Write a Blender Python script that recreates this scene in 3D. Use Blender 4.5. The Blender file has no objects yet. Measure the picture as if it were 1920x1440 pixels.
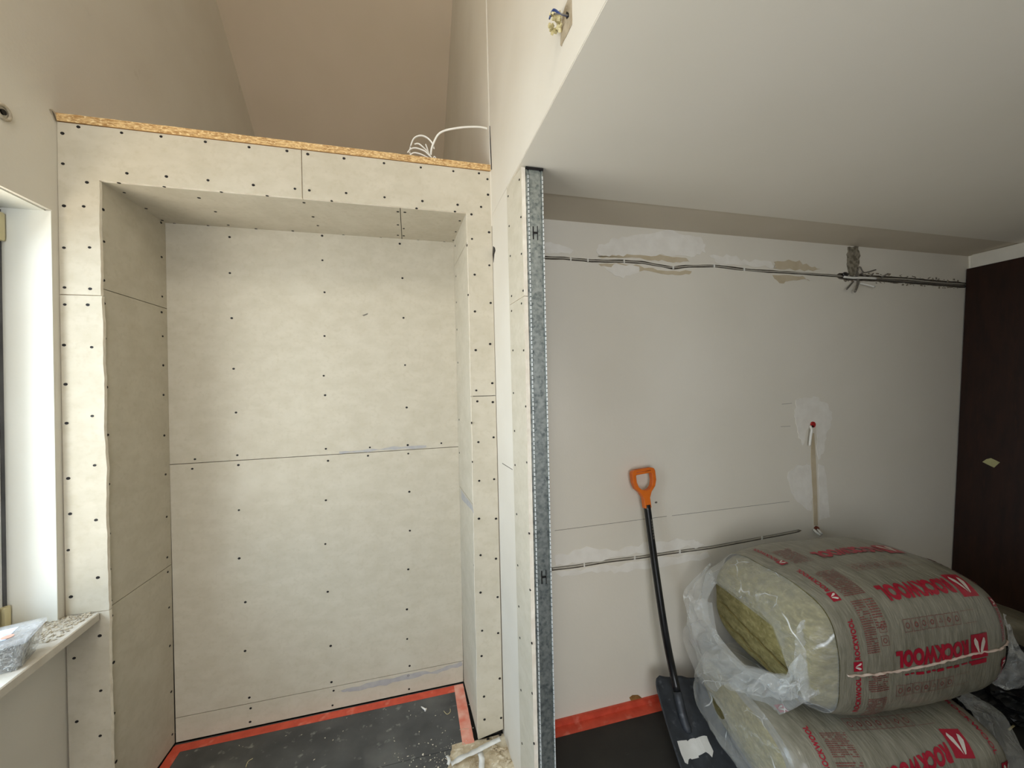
import bpy, bmesh, math, random
from mathutils import Vector, Matrix, noise
random.seed(7)
R=random.random
def U(a,b): return random.uniform(a,b)
C=bpy.context.scene.collection
SC=bpy.context.scene
# ------------------------------------------------------------------ camera
F=735.0; CH=1.5
dX=Vector((2840,-65,F)).normalized()
dY=Vector((-190,10,730)); dY=(dY-dX*dY.dot(dX)).normalized()
dZ=-(dY.cross(dX))
if dZ.y>0: dZ=-dZ
cam=bpy.data.objects.new('camera',bpy.data.cameras.new('camera')); C.objects.link(cam)
right=Vector((dX.x,dY.x,dZ.x)); down=Vector((dX.y,dY.y,dZ.y)); fwd=Vector((dX.z,dY.z,dZ.z))
M=Matrix((right,-down,-fwd)).transposed().to_4x4(); M.translation=Vector((0,0,CH))
cam.matrix_world=M
cam.data.sensor_width=36; cam.data.lens=F*36/1920; cam.data.clip_start=0.02
SC.camera=cam
# ------------------------------------------------------------------ world, light, exposure
SC.view_settings.view_transform='Standard'; SC.view_settings.look='None'
SC.view_settings.gamma=1; SC.view_settings.use_curve_mapping=False
SC.view_settings.exposure=0.0
SC.cycles.use_denoising=True
SC.cycles.max_bounces=14; SC.cycles.diffuse_bounces=8; SC.cycles.transparent_max_bounces=16
SC.cycles.sample_clamp_indirect=6
w=bpy.data.worlds.new('sky'); SC.world=w; w.use_nodes=True
bg=w.node_tree.nodes['Background']; bg.inputs[0].default_value=(0.62,0.78,1.0,1); bg.inputs[1].default_value=1.2
def area(name,loc,target,sx,sy,power,col):
    l=bpy.data.lights.new(name,'AREA'); l.shape='RECTANGLE'; l.size=sx; l.size_y=sy; l.energy=power; l.color=col
    o=bpy.data.objects.new(name,l); C.objects.link(o); o.location=loc
    o.rotation_euler=(Vector(target)-Vector(loc)).to_track_quat('-Z','Y').to_euler(); return o
# daylight standing in the openings: the left window, a balcony window behind the camera, an unseen roof window for the upper left wall
area('sky_left_window',(-1.95,0.62,1.95),(0.3,0.72,0.7),2.3,1.5,108,(0.66,0.83,1.0))
area('ground_bounce_left_window',(-1.95,0.55,0.65),(0.4,0.65,2.3),2.3,1.0,68,(1.0,0.87,0.66))
area('daylight_rear_window',(-0.4,-2.62,1.35),(-0.1,0,1.30),1.5,1.8,52,(0.97,0.98,1.0))
area('daylight_unseen_roof',(-0.4,-1.2,4.28),(-0.45,0.9,2.2),0.75,0.95,32,(1.0,0.96,0.88))
# ------------------------------------------------------------------ pixel -> point on a plane
def ray(u,v):
    r=Vector(((u-960)/F,(v-720)/F,1)); return Vector((r.dot(dX),r.dot(dY),r.dot(dZ)))
O=Vector((0,0,CH))
def atZ(u,v,z): r=ray(u,v); return O+r*((z-CH)/r.z)
def atY(u,v,y): r=ray(u,v); return O+r*(y/r.y)
def atX(u,v,x): r=ray(u,v); return O+r*(x/r.x)
def atP(u,v,x0,s,y0=1.66):
    r=ray(u,v); return O+r*((x0-s*y0)/(r.x-s*r.y))
# ------------------------------------------------------------------ helpers
def link(name,bm,mats,parent=None,smooth=False):
    me=bpy.data.meshes.new(name); bm.normal_update(); bm.to_mesh(me); bm.free()
    if not isinstance(mats,(list,tuple)): mats=[mats]
    for m in mats: me.materials.append(m)
    if smooth:
        for p in me.polygons: p.use_smooth=True
    o=bpy.data.objects.new(name,me); C.objects.link(o)
    if parent:
        o.parent=parent; o.matrix_parent_inverse=parent.matrix_world.inverted() if False else Matrix.Translation(-parent_loc(parent))
    return o
LOC={}
def parent_loc(p): return LOC.get(p.name,Vector((0,0,0)))
def thing(name,label,cat,loc=(0,0,0),group=None):
    o=bpy.data.objects.new(name,None); C.objects.link(o); o.location=loc; o.empty_display_size=.05
    LOC[o.name]=Vector(loc); o['label']=label; o['category']=cat
    if group:o['group']=group
    return o
def tag(o,label,cat,group=None,kind=None):
    o['label']=label; o['category']=cat
    if group:o['group']=group
    if kind:o['kind']=kind
    return o
def struct(o): o['kind']='structure'; return o
def box(bm,x0,x1,y0,y1,z0,z1,mi=0):
    vs=[bm.verts.new((x,y,z)) for z in (z0,z1) for y in (y0,y1) for x in (x0,x1)]
    for f in ((0,2,3,1),(4,5,7,6),(0,1,5,4),(2,6,7,3),(0,4,6,2),(1,3,7,5)):
        bm.faces.new([vs[i] for i in f]).material_index=mi
    return vs
def hexa(bm,b,t,mi=0):   # bottom 4, top 4 points, same winding
    vb=[bm.verts.new(p) for p in b]; vt=[bm.verts.new(p) for p in t]
    fs=[bm.faces.new(vb[::-1]),bm.faces.new(vt)]
    for i in range(4): fs.append(bm.faces.new((vb[i],vb[(i+1)%4],vt[(i+1)%4],vt[i])))
    for f in fs: f.material_index=mi
def B(): return bmesh.new()
def prism(bm,pts,off,mf=0,ms=1,edge_mats=None):   # polygon of points extruded by vector off; front = pts
    off=Vector(off); a=[bm.verts.new(p) for p in pts]; b=[bm.verts.new(Vector(p)+off) for p in pts]
    n=len(pts); bm.faces.new(a).material_index=mf; bm.faces.new(b[::-1]).material_index=mf
    for i in range(n):
        bm.faces.new((a[i],b[i],b[(i+1)%n],a[(i+1)%n])).material_index=ms
    bmesh.ops.recalc_face_normals(bm,faces=bm.faces)
def tube(bm,pts,r,seg=8,caps=True,flat=1.0):
    pts=[Vector(p) for p in pts]; rings=[]; up=Vector((0,0,1))
    n=len(pts); prev=None
    for i,p in enumerate(pts):
        t=(pts[min(i+1,n-1)]-pts[max(i-1,0)]).normalized()
        if prev is None:
            a=t.cross(up); 
            if a.length<.05: a=t.cross(Vector((1,0,0)))
            a.normalize()
        else:
            a=prev-t*prev.dot(t); a.normalize()
        prev=a; b=t.cross(a); rr=r[i] if isinstance(r,(list,tuple)) else r
        rings.append([bm.verts.new(p+(a*math.cos(k/seg*2*math.pi)+b*flat*math.sin(k/seg*2*math.pi))*rr) for k in range(seg)])
    for i in range(n-1):
        for k in range(seg): bm.faces.new((rings[i][k],rings[i][(k+1)%seg],rings[i+1][(k+1)%seg],rings[i+1][k]))
    if caps: bm.faces.new(rings[0][::-1]); bm.faces.new(rings[-1])
def smoothpath(pts,n=6):
    pts=[Vector(p) for p in pts]; out=[]
    P=[pts[0]]+pts+[pts[-1]]
    for i in range(1,len(P)-2):
        p0,p1,p2,p3=P[i-1],P[i],P[i+1],P[i+2]
        for k in range(n):
            t=k/n; out.append(.5*((2*p1)+(p2-p0)*t+(2*p0-5*p1+4*p2-p3)*t*t+(3*p1-p0-3*p2+p3)*t**3))
    out.append(pts[-1]); return out
def nz(p,s=1.0): return noise.noise(Vector(p)*s)
# ------------------------------------------------------------------ materials
def s2l(c): return tuple(((x/255)/12.92 if x/255<=.04045 else ((x/255+.055)/1.055)**2.4) for x in c)
def mat(name,c1,c2=None,rough=.8,scale=8,bump=0,bscale=None,metal=0,stretch=(1,1,1),detail=6,spec=.5,coat=0,alpha=1,lo=.35,hi=.65,tr=0):
    m=bpy.data.materials.new(name); m.use_nodes=True; nt=m.node_tree; N=nt.nodes; L=nt.links
    b=N['Principled BSDF']; b.inputs['Roughness'].default_value=rough; b.inputs['Metallic'].default_value=metal
    b.inputs['Specular IOR Level'].default_value=spec; b.inputs['Coat Weight'].default_value=coat; b.inputs['Coat Roughness'].default_value=.15
    b.inputs['Alpha'].default_value=alpha; b.inputs['Transmission Weight'].default_value=tr
    c1=s2l(c1); c2=s2l(c2) if c2 else c1
    tc=N.new('ShaderNodeTexCoord'); mp=N.new('ShaderNodeMapping'); mp.inputs['Scale'].default_value=stretch
    L.new(tc.outputs['Object'],mp.inputs[0])
    n=N.new('ShaderNodeTexNoise'); n.inputs['Scale'].default_value=scale; n.inputs['Detail'].default_value=detail
    L.new(mp.outputs[0],n.inputs['Vector'])
    r=N.new('ShaderNodeValToRGB'); r.color_ramp.elements[0].color=(*c1,1); r.color_ramp.elements[1].color=(*c2,1)
    r.color_ramp.elements[0].position=lo; r.color_ramp.elements[1].position=hi
    L.new(n.outputs[0],r.inputs[0]); L.new(r.outputs[0],b.inputs['Base Color'])
    if bump:
        n2=N.new('ShaderNodeTexNoise'); n2.inputs['Scale'].default_value=bscale or scale*4; n2.inputs['Detail'].default_value=5
        L.new(mp.outputs[0],n2.inputs['Vector']); bp=N.new('ShaderNodeBump'); bp.inputs['Strength'].default_value=bump; bp.inputs['Distance'].default_value=.004
        L.new(n2.outputs[0],bp.inputs['Height']); L.new(bp.outputs[0],b.inputs['Normal'])
    m['mp']=mp.name; return m
def overlay(m,scale,col,lo,hi,stretch=(1,1,1),amt=1.0,kind='NOISE',detail=4):
    """adds a second layer of spots / stains with a shape of their own over the base colour"""
    nt=m.node_tree;N=nt.nodes;L=nt.links;b=N['Principled BSDF']; src=b.inputs['Base Color'].links[0].from_socket
    tc=N.new('ShaderNodeTexCoord'); mp=N.new('ShaderNodeMapping'); mp.inputs['Scale'].default_value=stretch; L.new(tc.outputs['Object'],mp.inputs[0])
    if kind=='VOR':
        n=N.new('ShaderNodeTexVoronoi'); n.inputs['Scale'].default_value=scale; L.new(mp.outputs[0],n.inputs['Vector']); o=n.outputs['Distance']
    elif kind=='VORC':
        n=N.new('ShaderNodeTexVoronoi'); n.inputs['Scale'].default_value=scale; L.new(mp.outputs[0],n.inputs['Vector']); o=n.outputs['Color']
    else:
        n=N.new('ShaderNodeTexNoise'); n.inputs['Scale'].default_value=scale; n.inputs['Detail'].default_value=detail; L.new(mp.outputs[0],n.inputs['Vector']); o=n.outputs[0]
    mr=N.new('ShaderNodeMapRange'); mr.inputs['From Min'].default_value=lo; mr.inputs['From Max'].default_value=hi; mr.inputs['To Max'].default_value=amt
    L.new(o,mr.inputs['Value']); mx=N.new('ShaderNodeMix'); mx.data_type='RGBA'
    L.new(mr.outputs[0],mx.inputs['Factor']); L.new(src,mx.inputs[6]); mx.inputs[7].default_value=(*s2l(col),1)
    L.new(mx.outputs[2],b.inputs['Base Color']); return m
M_wall=mat('painted plaster',(212,206,193),(207,200,186),.85,3,.10,120)
M_wallL=mat('painted plaster left',(216,211,199),(211,205,192),.8,3,.12,90)
overlay(M_wallL,9,(150,140,125),.68,.78,amt=.25)
M_rwall=mat('painted plaster right room',(228,222,209),(223,217,203),.85,2,.10,100)
M_ceil=mat('ceiling paint',(238,232,219),(235,229,215),.9,2,.05,80)
M_board=mat('plasterboard paper',(192,184,166),(184,176,157),.85,14,.06,60,detail=8,stretch=(1,1,1.6))
overlay(M_board,55,(178,169,148),.5,.72,amt=.55,detail=8)
overlay(M_board,5,(198,191,174),.55,.75,amt=.6)
M_core=mat('gypsum core',(236,229,214),(222,212,195),.9,30,.4,70)
M_kraft=mat('torn paper edge',(205,188,166),(226,215,198),.9,40,.3,80)
M_osb=mat('chipboard edge',(214,180,126),(162,122,72),.85,60,.6,70,stretch=(1,1,3),detail=3)
overlay(M_osb,90,(226,200,150),.55,.62,stretch=(1,1,3))
M_osbtop=mat('chipboard face',(190,150,98),(160,122,76),.8,30,.2)
M_screw=mat('phosphated steel',(16,14,13),(30,26,24),.6,200,0,metal=.3)
M_tape=mat('orange-red tape',(207,84,60),(190,72,50),.55,25,.15,60)
overlay(M_tape,18,(222,150,130),.58,.72,amt=.55)
M_tapedusty=mat('dusty tape',(214,120,98),(222,165,145),.7,18,.15,60)
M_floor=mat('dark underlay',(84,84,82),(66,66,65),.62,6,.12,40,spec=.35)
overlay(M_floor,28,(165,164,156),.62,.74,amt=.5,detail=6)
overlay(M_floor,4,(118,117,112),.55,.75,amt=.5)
M_sub=mat('dark subfloor',(22,20,19),(34,31,29),.9,10)
M_galv=mat('galvanised steel',(178,184,180),(112,122,122),.40,60,.08,60,metal=.88,detail=3)
overlay(M_galv,130,(205,210,206),.0,.9,kind='VORC',amt=.55)
M_galvb=mat('rolled steel with painted glint',(240,242,240),(226,228,226),.3,60,0,metal=.35)  # near-white colour stands in for the window's reflection on the beads
M_white=mat('white plastic',(232,230,222),(226,224,216),.45,10)
M_winw=mat('white window frame',(225,226,226),(220,220,218),.35,10)
M_gask=mat('grey gasket',(92,92,96),(70,70,74),.6,10)
M_hinge=mat('yellowed hinge cover',(214,202,160),(206,194,150),.4,10)
M_sill=mat('dusty sill',(204,198,186),(190,182,168),.6,14,.15,60)
M_crumb=mat('plaster crumbs',(196,186,166),(168,156,136),.95,60,.5,90)
M_black=mat('black painted steel',(17,17,18),(26,26,27),.28,20,.05,60,metal=.1,spec=.6)
M_blade=mat('scuffed blade',(56,60,66),(44,47,52),.5,22,.15,60,metal=.2)
overlay(M_blade,35,(112,116,120),.6,.75,amt=.5)
M_orange=mat('orange grip plastic',(222,112,24),(210,100,18),.42,20,.06,80)
M_orangew=mat('worn orange grip',(196,92,30),(170,76,26),.6,60,.1,80)
M_sticker=mat('torn white label',(214,214,210),(205,205,200),.7,30)
overlay(M_sticker,40,(110,112,116),.70,.74,amt=.8)
M_brown=mat('dark brown veneer',(44,22,11),(33,16,8),.5,5,.05,40,stretch=(6,6,1),detail=5,spec=.3)
overlay(M_brown,9,(56,28,14),.55,.75,stretch=(8,8,1),amt=.5)
M_mask=mat('masking tape',(172,166,118),(160,154,108),.8,30)
M_wool=mat('rock wool',(140,130,82),(112,102,58),.97,26,.9,90,detail=10,stretch=(1,1,2.2))
overlay(M_wool,70,(162,152,106),.55,.7,amt=.6)
M_woold=mat('rock wool edge',(120,106,56),(92,80,38),.98,40,.9,90,detail=10)
M_pack=mat('printed film over wool',(132,127,111),(114,110,94),.40,12,.55,26,detail=9,stretch=(5,1,1),coat=.3)
overlay(M_pack,45,(150,145,128),.52,.7,stretch=(4,.6,.6),amt=.55)
overlay(M_pack,6,(106,99,83),.55,.8,amt=.5)
M_print=mat('red print',(160,20,44),(150,18,40),.45,20,coat=.2)
M_printl=mat('faint red print',(120,60,56),(128,72,66),.5,20)
M_printw=mat('white print',(205,198,186),(198,190,176),.5,20)
M_seam=mat('welded film seam',(206,186,170),(190,166,150),.35,30,.3,60,coat=.4)
def film(name,alpha,col=(232,234,230),rough=.14,crease=.75,sc=9,fc=.45):
    m=bpy.data.materials.new(name); m.use_nodes=True; nt=m.node_tree; N=nt.nodes; L=nt.links
    b=N['Principled BSDF']; b.inputs['Base Color'].default_value=(*s2l(col),1); b.inputs['Roughness'].default_value=rough
    b.inputs['Specular IOR Level'].default_value=.9; b.inputs['Coat Weight'].default_value=.7; b.inputs['Coat Roughness'].default_value=.06
    tc=N.new('ShaderNodeTexCoord'); n=N.new('ShaderNodeTexNoise'); n.inputs['Scale'].default_value=11; n.inputs['Detail'].default_value=4; n.inputs['Distortion'].default_value=1.2
    L.new(tc.outputs['Object'],n.inputs['Vector']); bp=N.new('ShaderNodeBump'); bp.inputs['Strength'].default_value=.8; bp.inputs['Distance'].default_value=.015
    L.new(n.outputs[0],bp.inputs['Height']); L.new(bp.outputs[0],b.inputs['Normal'])
    # creases of the film: thin lines of higher opacity
    mp=N.new('ShaderNodeMapping'); mp.inputs['Scale'].default_value=(1.6,1,.55); mp.inputs['Rotation'].default_value=(.5,.3,.4)
    wv=N.new('ShaderNodeTexNoise'); wv.inputs['Scale'].default_value=6
    ad=N.new('ShaderNodeVectorMath'); ad.operation='MULTIPLY_ADD'; ad.inputs[1].default_value=(.12,.12,.12)
    L.new(tc.outputs['Object'],wv.inputs['Vector']); L.new(wv.outputs['Color'],ad.inputs[0]); L.new(tc.outputs['Object'],ad.inputs[2]); L.new(ad.outputs[0],mp.inputs[0])
    vo=N.new('ShaderNodeTexVoronoi'); vo.feature='DISTANCE_TO_EDGE'; vo.inputs['Scale'].default_value=sc; L.new(mp.outputs[0],vo.inputs['Vector'])
    mr=N.new('ShaderNodeMapRange'); mr.inputs['From Min'].default_value=0; mr.inputs['From Max'].default_value=.035; mr.inputs['To Min'].default_value=crease; mr.inputs['To Max'].default_value=0
    L.new(vo.outputs['Distance'],mr.inputs['Value'])
    n3=N.new('ShaderNodeTexNoise'); n3.inputs['Scale'].default_value=7; n3.inputs['Detail'].default_value=5; L.new(tc.outputs['Object'],n3.inputs['Vector'])
    m2=N.new('ShaderNodeMapRange'); m2.inputs['From Min'].default_value=.42; m2.inputs['From Max'].default_value=.62; L.new(n3.outputs[0],m2.inputs['Value'])
    mu=N.new('ShaderNodeMath'); mu.operation='MULTIPLY'; L.new(mr.outputs[0],mu.inputs[0]); L.new(m2.outputs[0],mu.inputs[1])
    lw_=N.new('ShaderNodeLayerWeight'); lw_.inputs['Blend'].default_value=.25
    m3=N.new('ShaderNodeMath'); m3.operation='MULTIPLY_ADD'; m3.inputs[1].default_value=fc; m3.inputs[2].default_value=alpha; L.new(lw_.outputs['Facing'],m3.inputs[0])
    m4=N.new('ShaderNodeMath'); m4.operation='MAXIMUM'; m4.use_clamp=True; L.new(mu.outputs[0],m4.inputs[0]); L.new(m3.outputs[0],m4.inputs[1])
    L.new(m4.outputs[0],b.inputs['Alpha'])
    return m
M_film=film('clear crumpled film',.20)
M_film2=film('clear film cap',.13,sc=6)
M_filmdk=mat('black crumpled plastic',(20,21,22),(14,15,16),.38,14,.8,22,spec=.4)
M_patchw=mat('pale filler',(238,234,225),(230,225,215),.9,18,.25,60)
M_patcht=mat('tan undercoat',(203,189,162),(194,179,150),.9,18,.25,60)
M_chase=mat('raw chase',(150,140,122),(120,110,95),.95,30,.8,60)
M_red=mat('red junction box',(178,30,30),(160,24,24),.4,20)
M_dkred=mat('rust-red junction box',(120,52,30),(90,36,22),.5,20)
M_cream=mat('cream terminal block',(206,194,150),(190,178,130),.5,30)
M_blue=mat('blue wire',(40,60,110),None,.4)
M_dwire=mat('grey cable',(98,93,84),(116,110,100),.6,30)
M_bwire=mat('in-wall white cable',(190,184,170),(176,170,156),.55,30)
M_stain=mat('brown stain',(150,112,60),(120,86,44),.8,40)
M_blue_smear=mat('blue-grey smear',(160,158,158),(172,169,164),.85,40)
M_glass=bpy.data.materials.new('window glass'); M_glass.use_nodes=True
_b=M_glass.node_tree.nodes['Principled BSDF']; _b.inputs['Alpha'].default_value=.08; _b.inputs['Roughness'].default_value=.02
M_tub=film('clear tub plastic',.26,(240,243,246),.15,0,fc=.25)
M_lbl=mat('blue printed label',(150,175,215),(222,230,242),.35,22,stretch=(1,2,1))
M_lblo=mat('orange label print',(226,160,140),None,.35)
M_zinc=mat('zinc screws',(206,208,204),(150,152,150),.35,60,metal=.4)
M_wood=mat('rear floor boards',(150,120,84),(130,100,66),.6,6)

# ------------------------------------------------------------------ geometry constants
YF=1.661; YB=2.018; YR=1.646; ZC=2.245; XR=3.39; TOP=4.35
LX=lambda y:-1.142+.026*(y-1.66)
PX=lambda y:.358-.027*(y-1.66)
# ================================================================== SETTING
# floor: dark subfloor with the underlay lying on it
bm=B(); box(bm,-1.8,3.8,-3,5.0,-.1,-.015); struct(link('floor',bm,M_sub))
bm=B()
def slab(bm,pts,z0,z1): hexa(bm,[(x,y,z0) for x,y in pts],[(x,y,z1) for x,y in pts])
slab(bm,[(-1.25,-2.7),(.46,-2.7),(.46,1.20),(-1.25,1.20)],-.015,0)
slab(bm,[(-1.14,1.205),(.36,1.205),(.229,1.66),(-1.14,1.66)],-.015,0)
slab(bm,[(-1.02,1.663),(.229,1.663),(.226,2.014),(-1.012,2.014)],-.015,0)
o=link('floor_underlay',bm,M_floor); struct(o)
bm=B(); slab(bm,[(.47,-2.7),(3.39,-2.7),(3.39,1.644),(.47,1.644)],-.015,0)
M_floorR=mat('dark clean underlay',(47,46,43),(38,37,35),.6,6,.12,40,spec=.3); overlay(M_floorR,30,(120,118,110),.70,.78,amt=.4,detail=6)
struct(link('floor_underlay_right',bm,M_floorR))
# left wall, with the window opening
WY0,WY1,WZ0,WZ1=-.50,1.638,.735,2.125
bm=B()
def lw(y0,y1,z0,z1,t=.42):
    hexa(bm,[(LX(y0),y0,z0),(LX(y0)-t,y0,z0),(LX(y1)-t,y1,z0),(LX(y1),y1,z0)],[(LX(y0),y0,z1),(LX(y0)-t,y0,z1),(LX(y1)-t,y1,z1),(LX(y1),y1,z1)])
lw(-2.7,WY0,-.015,TOP); lw(WY1,4.2,-.015,TOP); lw(WY0,WY1,-.015,WZ0); lw(WY0,WY1,WZ1,TOP)
wl=struct(link('wall_left',bm,M_wallL))
# reveal skins: daylight on soffit and far jamb put into a lighter colour
M_reveal=mat('daylit reveal',(226,226,217),(221,220,210),.75,4,.08,90)
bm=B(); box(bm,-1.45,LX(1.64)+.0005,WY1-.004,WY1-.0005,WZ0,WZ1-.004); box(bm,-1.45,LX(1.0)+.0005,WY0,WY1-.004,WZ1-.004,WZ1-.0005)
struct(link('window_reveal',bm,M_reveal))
# right wall, rear wall, upper ceiling, roof slope, bulkhead
bm=B(); box(bm,XR,XR+.15,-2.7,YR+.2,-.015,ZC+.1); struct(link('wall_right',bm,M_rwall))
bm=B()
box(bm,-1.8,-1.15,-2.85,-2.7,-.015,TOP); box(bm,.35,XR+.1,-2.85,-2.7,-.015,TOP); box(bm,-1.15,.35,-2.85,-2.7,-.015,.3); box(bm,-1.15,.35,-2.85,-2.7,2.3,TOP)
struct(link('wall_rear',bm,M_wall))
bm=B(); box(bm,-1.8,-.8,-2.85,2.4,TOP,TOP+.1); box(bm,0,.6,-2.85,2.4,TOP,TOP+.1); box(bm,-.8,0,-.7,2.4,TOP,TOP+.1); box(bm,-.8,0,-2.85,-1.7,TOP,TOP+.1)
struct(link('ceiling_upper',bm,M_ceil))
zs=lambda y:3.446-.882*(y-3.335)
bm=B(); y0,y1=2.25,4.15
hexa(bm,[(-1.6,y0,zs(y0)),(.7,y0,zs(y0)),(.7,y1,zs(y1)),(-1.6,y1,zs(y1))],[(-1.6,y0,zs(y0)+.1),(.7,y0,zs(y0)+.1),(.7,y1,zs(y1)+.1),(-1.6,y1,zs(y1)+.1)])
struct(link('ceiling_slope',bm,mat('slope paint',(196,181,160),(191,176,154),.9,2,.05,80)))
bm=B(); box(bm,-1.6,.7,4.05,4.2,2.3,3.2); box(bm,-1.3,.5,2.10,2.2,-.015,2.44); box(bm,-1.3,.5,2.12,4.2,2.40,2.435); struct(link('wall_loft',bm,M_wall))
# flat ceiling of the right room, with the recessed strip along the back wall
bm=B()
def slab4(p,z0,z1,mi=0): hexa(bm,[(x,y,z0) for x,y in p],[(x,y,z1) for x,y in p],mi)
slab4([(PX(-2.7)+.0015,-2.7),(XR+.1,-2.7),(XR+.1,1.425),(PX(1.425)+.0015,1.425)],ZC,ZC+.12)
struct(link('ceiling_right',bm,M_ceil))
bm=B(); hexa(bm,[(PX(1.425)+.0015,1.425,ZC+.004),(XR+.1,1.425,ZC+.004),(XR+.1,1.80,ZC-.004),(PX(1.8)+.0015,1.80,ZC-.004)],[(PX(1.425)+.0015,1.425,ZC+.12),(XR+.1,1.425,ZC+.12),(XR+.1,1.80,ZC+.12),(PX(1.8)+.0015,1.80,ZC+.12)])
struct(link('ceiling_strip',bm,mat('darker ceiling strip',(216,206,188),(212,202,183),.9,3,.1,60)))  # base colour a little darker and warmer than the rest of the ceiling
# bulkhead above the flat ceiling + old partition stub below it
bm=B()
def part_(y0,y1,z0,z1,t=.10,dx=0):
    hexa(bm,[(PX(y0)+dx,y0,z0),(PX(y0)+t,y0,z0),(PX(y1)+t,y1,z0),(PX(y1)+dx,y1,z0)],[(PX(y0)+dx,y0,z1),(PX(y0)+t,y0,z1),(PX(y1)+t,y1,z1),(PX(y1)+dx,y1,z1)])
part_(-2.7,1.655,ZC+.0015,TOP); part_(1.412,2.25,-.015,ZC,t=.09); part_(1.655,2.25,ZC-.01,2.46,t=.1); part_(-2.7,-1.45,-.015,ZC+.002,t=.1)  # last piece: unseen wall behind the camera, added to block rear daylight
struct(link('wall_partition',bm,M_wall))
bm=B(); part_(1.66,4.2,2.2,TOP,t=.10,dx=-.004)
struct(link('wall_loft_side',bm,M_wall))
# ------------------------------------------------------------------ back wall of the right room with its two chases
up_px=[(1020,483),(1060,485),(1110,489),(1170,490),(1205,492),(1235,498),(1262,502),(1300,499),(1345,499),(1400,506),(1460,510),(1520,514),(1590,519),(1650,523),(1700,526),(1760,531),(1812,535)]
lo_px=[(1036,1067),(1080,1062),(1140,1052),(1200,1045),(1260,1036),(1330,1027),(1400,1014),(1460,1003),(1500,995)]
ups=[atY(u,v,YR) for u,v in up_px]; los=[atY(u,v,YR) for u,v in lo_px]
def interp(ps,x):
    if x<=ps[0].x: return ps[0].z
    for a,b in zip(ps,ps[1:]):
        if x<=b.x: return a.z+(b.z-a.z)*(x-a.x)/(b.x-a.x)
    return ps[-1].z
bm=B(); xs=[.36+i*.02 for i in range(int((XR+.05-.36)/.02)+1)]
XE=los[-1].x
prev=None
for x in xs:
    wu=.007+.003*nz((x*9,0,0))+(.010 if x>2.3 else 0)+(.006*abs(nz((x*22,3,0))) if x>2.3 else 0)
    zu=interp(ups,x)+.003*nz((x*14,5,0)); zl=interp(los,x); wl_=.0075 if x<XE else 0.0
    lv=[-.015, zl-wl_, zl-wl_*.99, zl+wl_*.99, zl+wl_, zu-wu, zu-wu*.99, zu+wu*.99, zu+wu, ZC+.02]
    dd=.02
    ys=[0,0,dd if wl_ else 0,dd if wl_ else 0,0,0,dd,dd,0,0]
    col=[bm.verts.new((x,YR+ys[i],lv[i])) for i in range(10)]
    if prev:
        for i in range(9):
            f=bm.faces.new((prev[i],col[i],col[i+1],prev[i+1])); f.material_index=1 if i in (2,6) or (i in(1,3,5,7)) else 0
    prev=col
wb=struct(link('wall_back',bm,[M_rwall,M_chase]))
def patch(name,px,m,parent,h=.0012,plane=lambda u,v:atY(u,v,YR),nrm=(0,-1,0),jit=.004,sub=5,seed=0):
    pts=[plane(u,v) for u,v in px]; n=Vector(nrm); out=[]
    for i,p in enumerate(pts):
        q=pts[(i+1)%len(pts)]
        for k in range(sub):
            t=k/sub; r=p.lerp(q,t); e=(q-p).normalized(); s=e.cross(n)
            out.append(r+s*jit*(nz((r.x*40+seed,r.y*40,r.z*40))*2)+n*.0004)
    bm=B(); a=[bm.verts.new(p+n*h) for p in out]; b=[bm.verts.new(p-n*.0002) for p in out]
    bm.faces.new(a)
    L=len(a)
    for i in range(L): bm.faces.new((a[i],a[(i+1)%L],b[(i+1)%L],b[i]))
    bmesh.ops.recalc_face_normals(bm,faces=bm.faces)
    bmesh.ops.triangulate(bm,faces=[f for f in bm.faces if len(f.verts)>4])
    return link(name,bm,m,parent)
wp=lambda px,m,**k: patch('plaster_patch',px,m,wb,**k)
wp([(1118,472),(1128,460),(1150,449),(1190,439),(1250,434),(1305,441),(1324,458),(1322,474),(1296,481),(1250,479),(1200,477),(1160,480),(1130,480)],M_patchw,jit=.01,seed=1)
wp([(1131,500),(1155,497),(1200,501),(1197,512),(1168,521),(1146,515)],M_patchw,jit=.008,seed=2)
wp([(1022,456),(1048,456),(1078,471),(1060,476),(1022,473)],M_patchw,jit=.006,seed=3)
wp([(1120,480),(1150,478),(1190,478),(1205,473),(1245,479),(1285,484),(1294,491),(1262,492),(1235,489),(1200,484),(1160,483),(1122,483)],M_patcht,jit=.005,seed=4,h=.001)
wp([(1122,496),(1160,495),(1200,499),(1240,507),(1296,508),(1292,514),(1260,516),(1225,511),(1195,507),(1150,503)],M_patcht,jit=.006,seed=5,h=.001)
wp([(1330,480),(1370,478),(1395,486),(1445,492),(1455,500),(1400,499),(1340,492)],M_patchw,jit=.012,seed=6)
wp([(1450,490),(1485,488),(1518,498),(1540,507),(1500,508),(1452,503)],M_patcht,jit=.008,seed=7)
wp([(1448,515),(1500,518),(1518,524),(1480,527),(1462,530)],M_patcht,jit=.01,seed=8)
wp([(1492,752),(1510,745),(1535,745),(1552,758),(1560,785),(1550,815),(1542,850),(1534,862),(1530,800),(1512,806),(1505,835),(1495,810),(1490,780)],M_patchw,jit=.01,seed=9)
wp([(1478,884),(1500,872),(1520,870),(1524,930),(1520,960),(1490,935),(1478,910)],M_patchw,jit=.008,seed=10,h=.0008)
wp([(1534,870),(1545,872),(1552,930),(1556,970),(1538,975)],M_patchw,jit=.006,seed=11,h=.0008)
wp([(1040,1042),(1100,1028),(1160,1030),(1220,1018),(1300,1012),(1320,1022),(1240,1033),(1160,1045),(1080,1055),(1042,1060)],M_patchw,jit=.01,seed=12)
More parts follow.
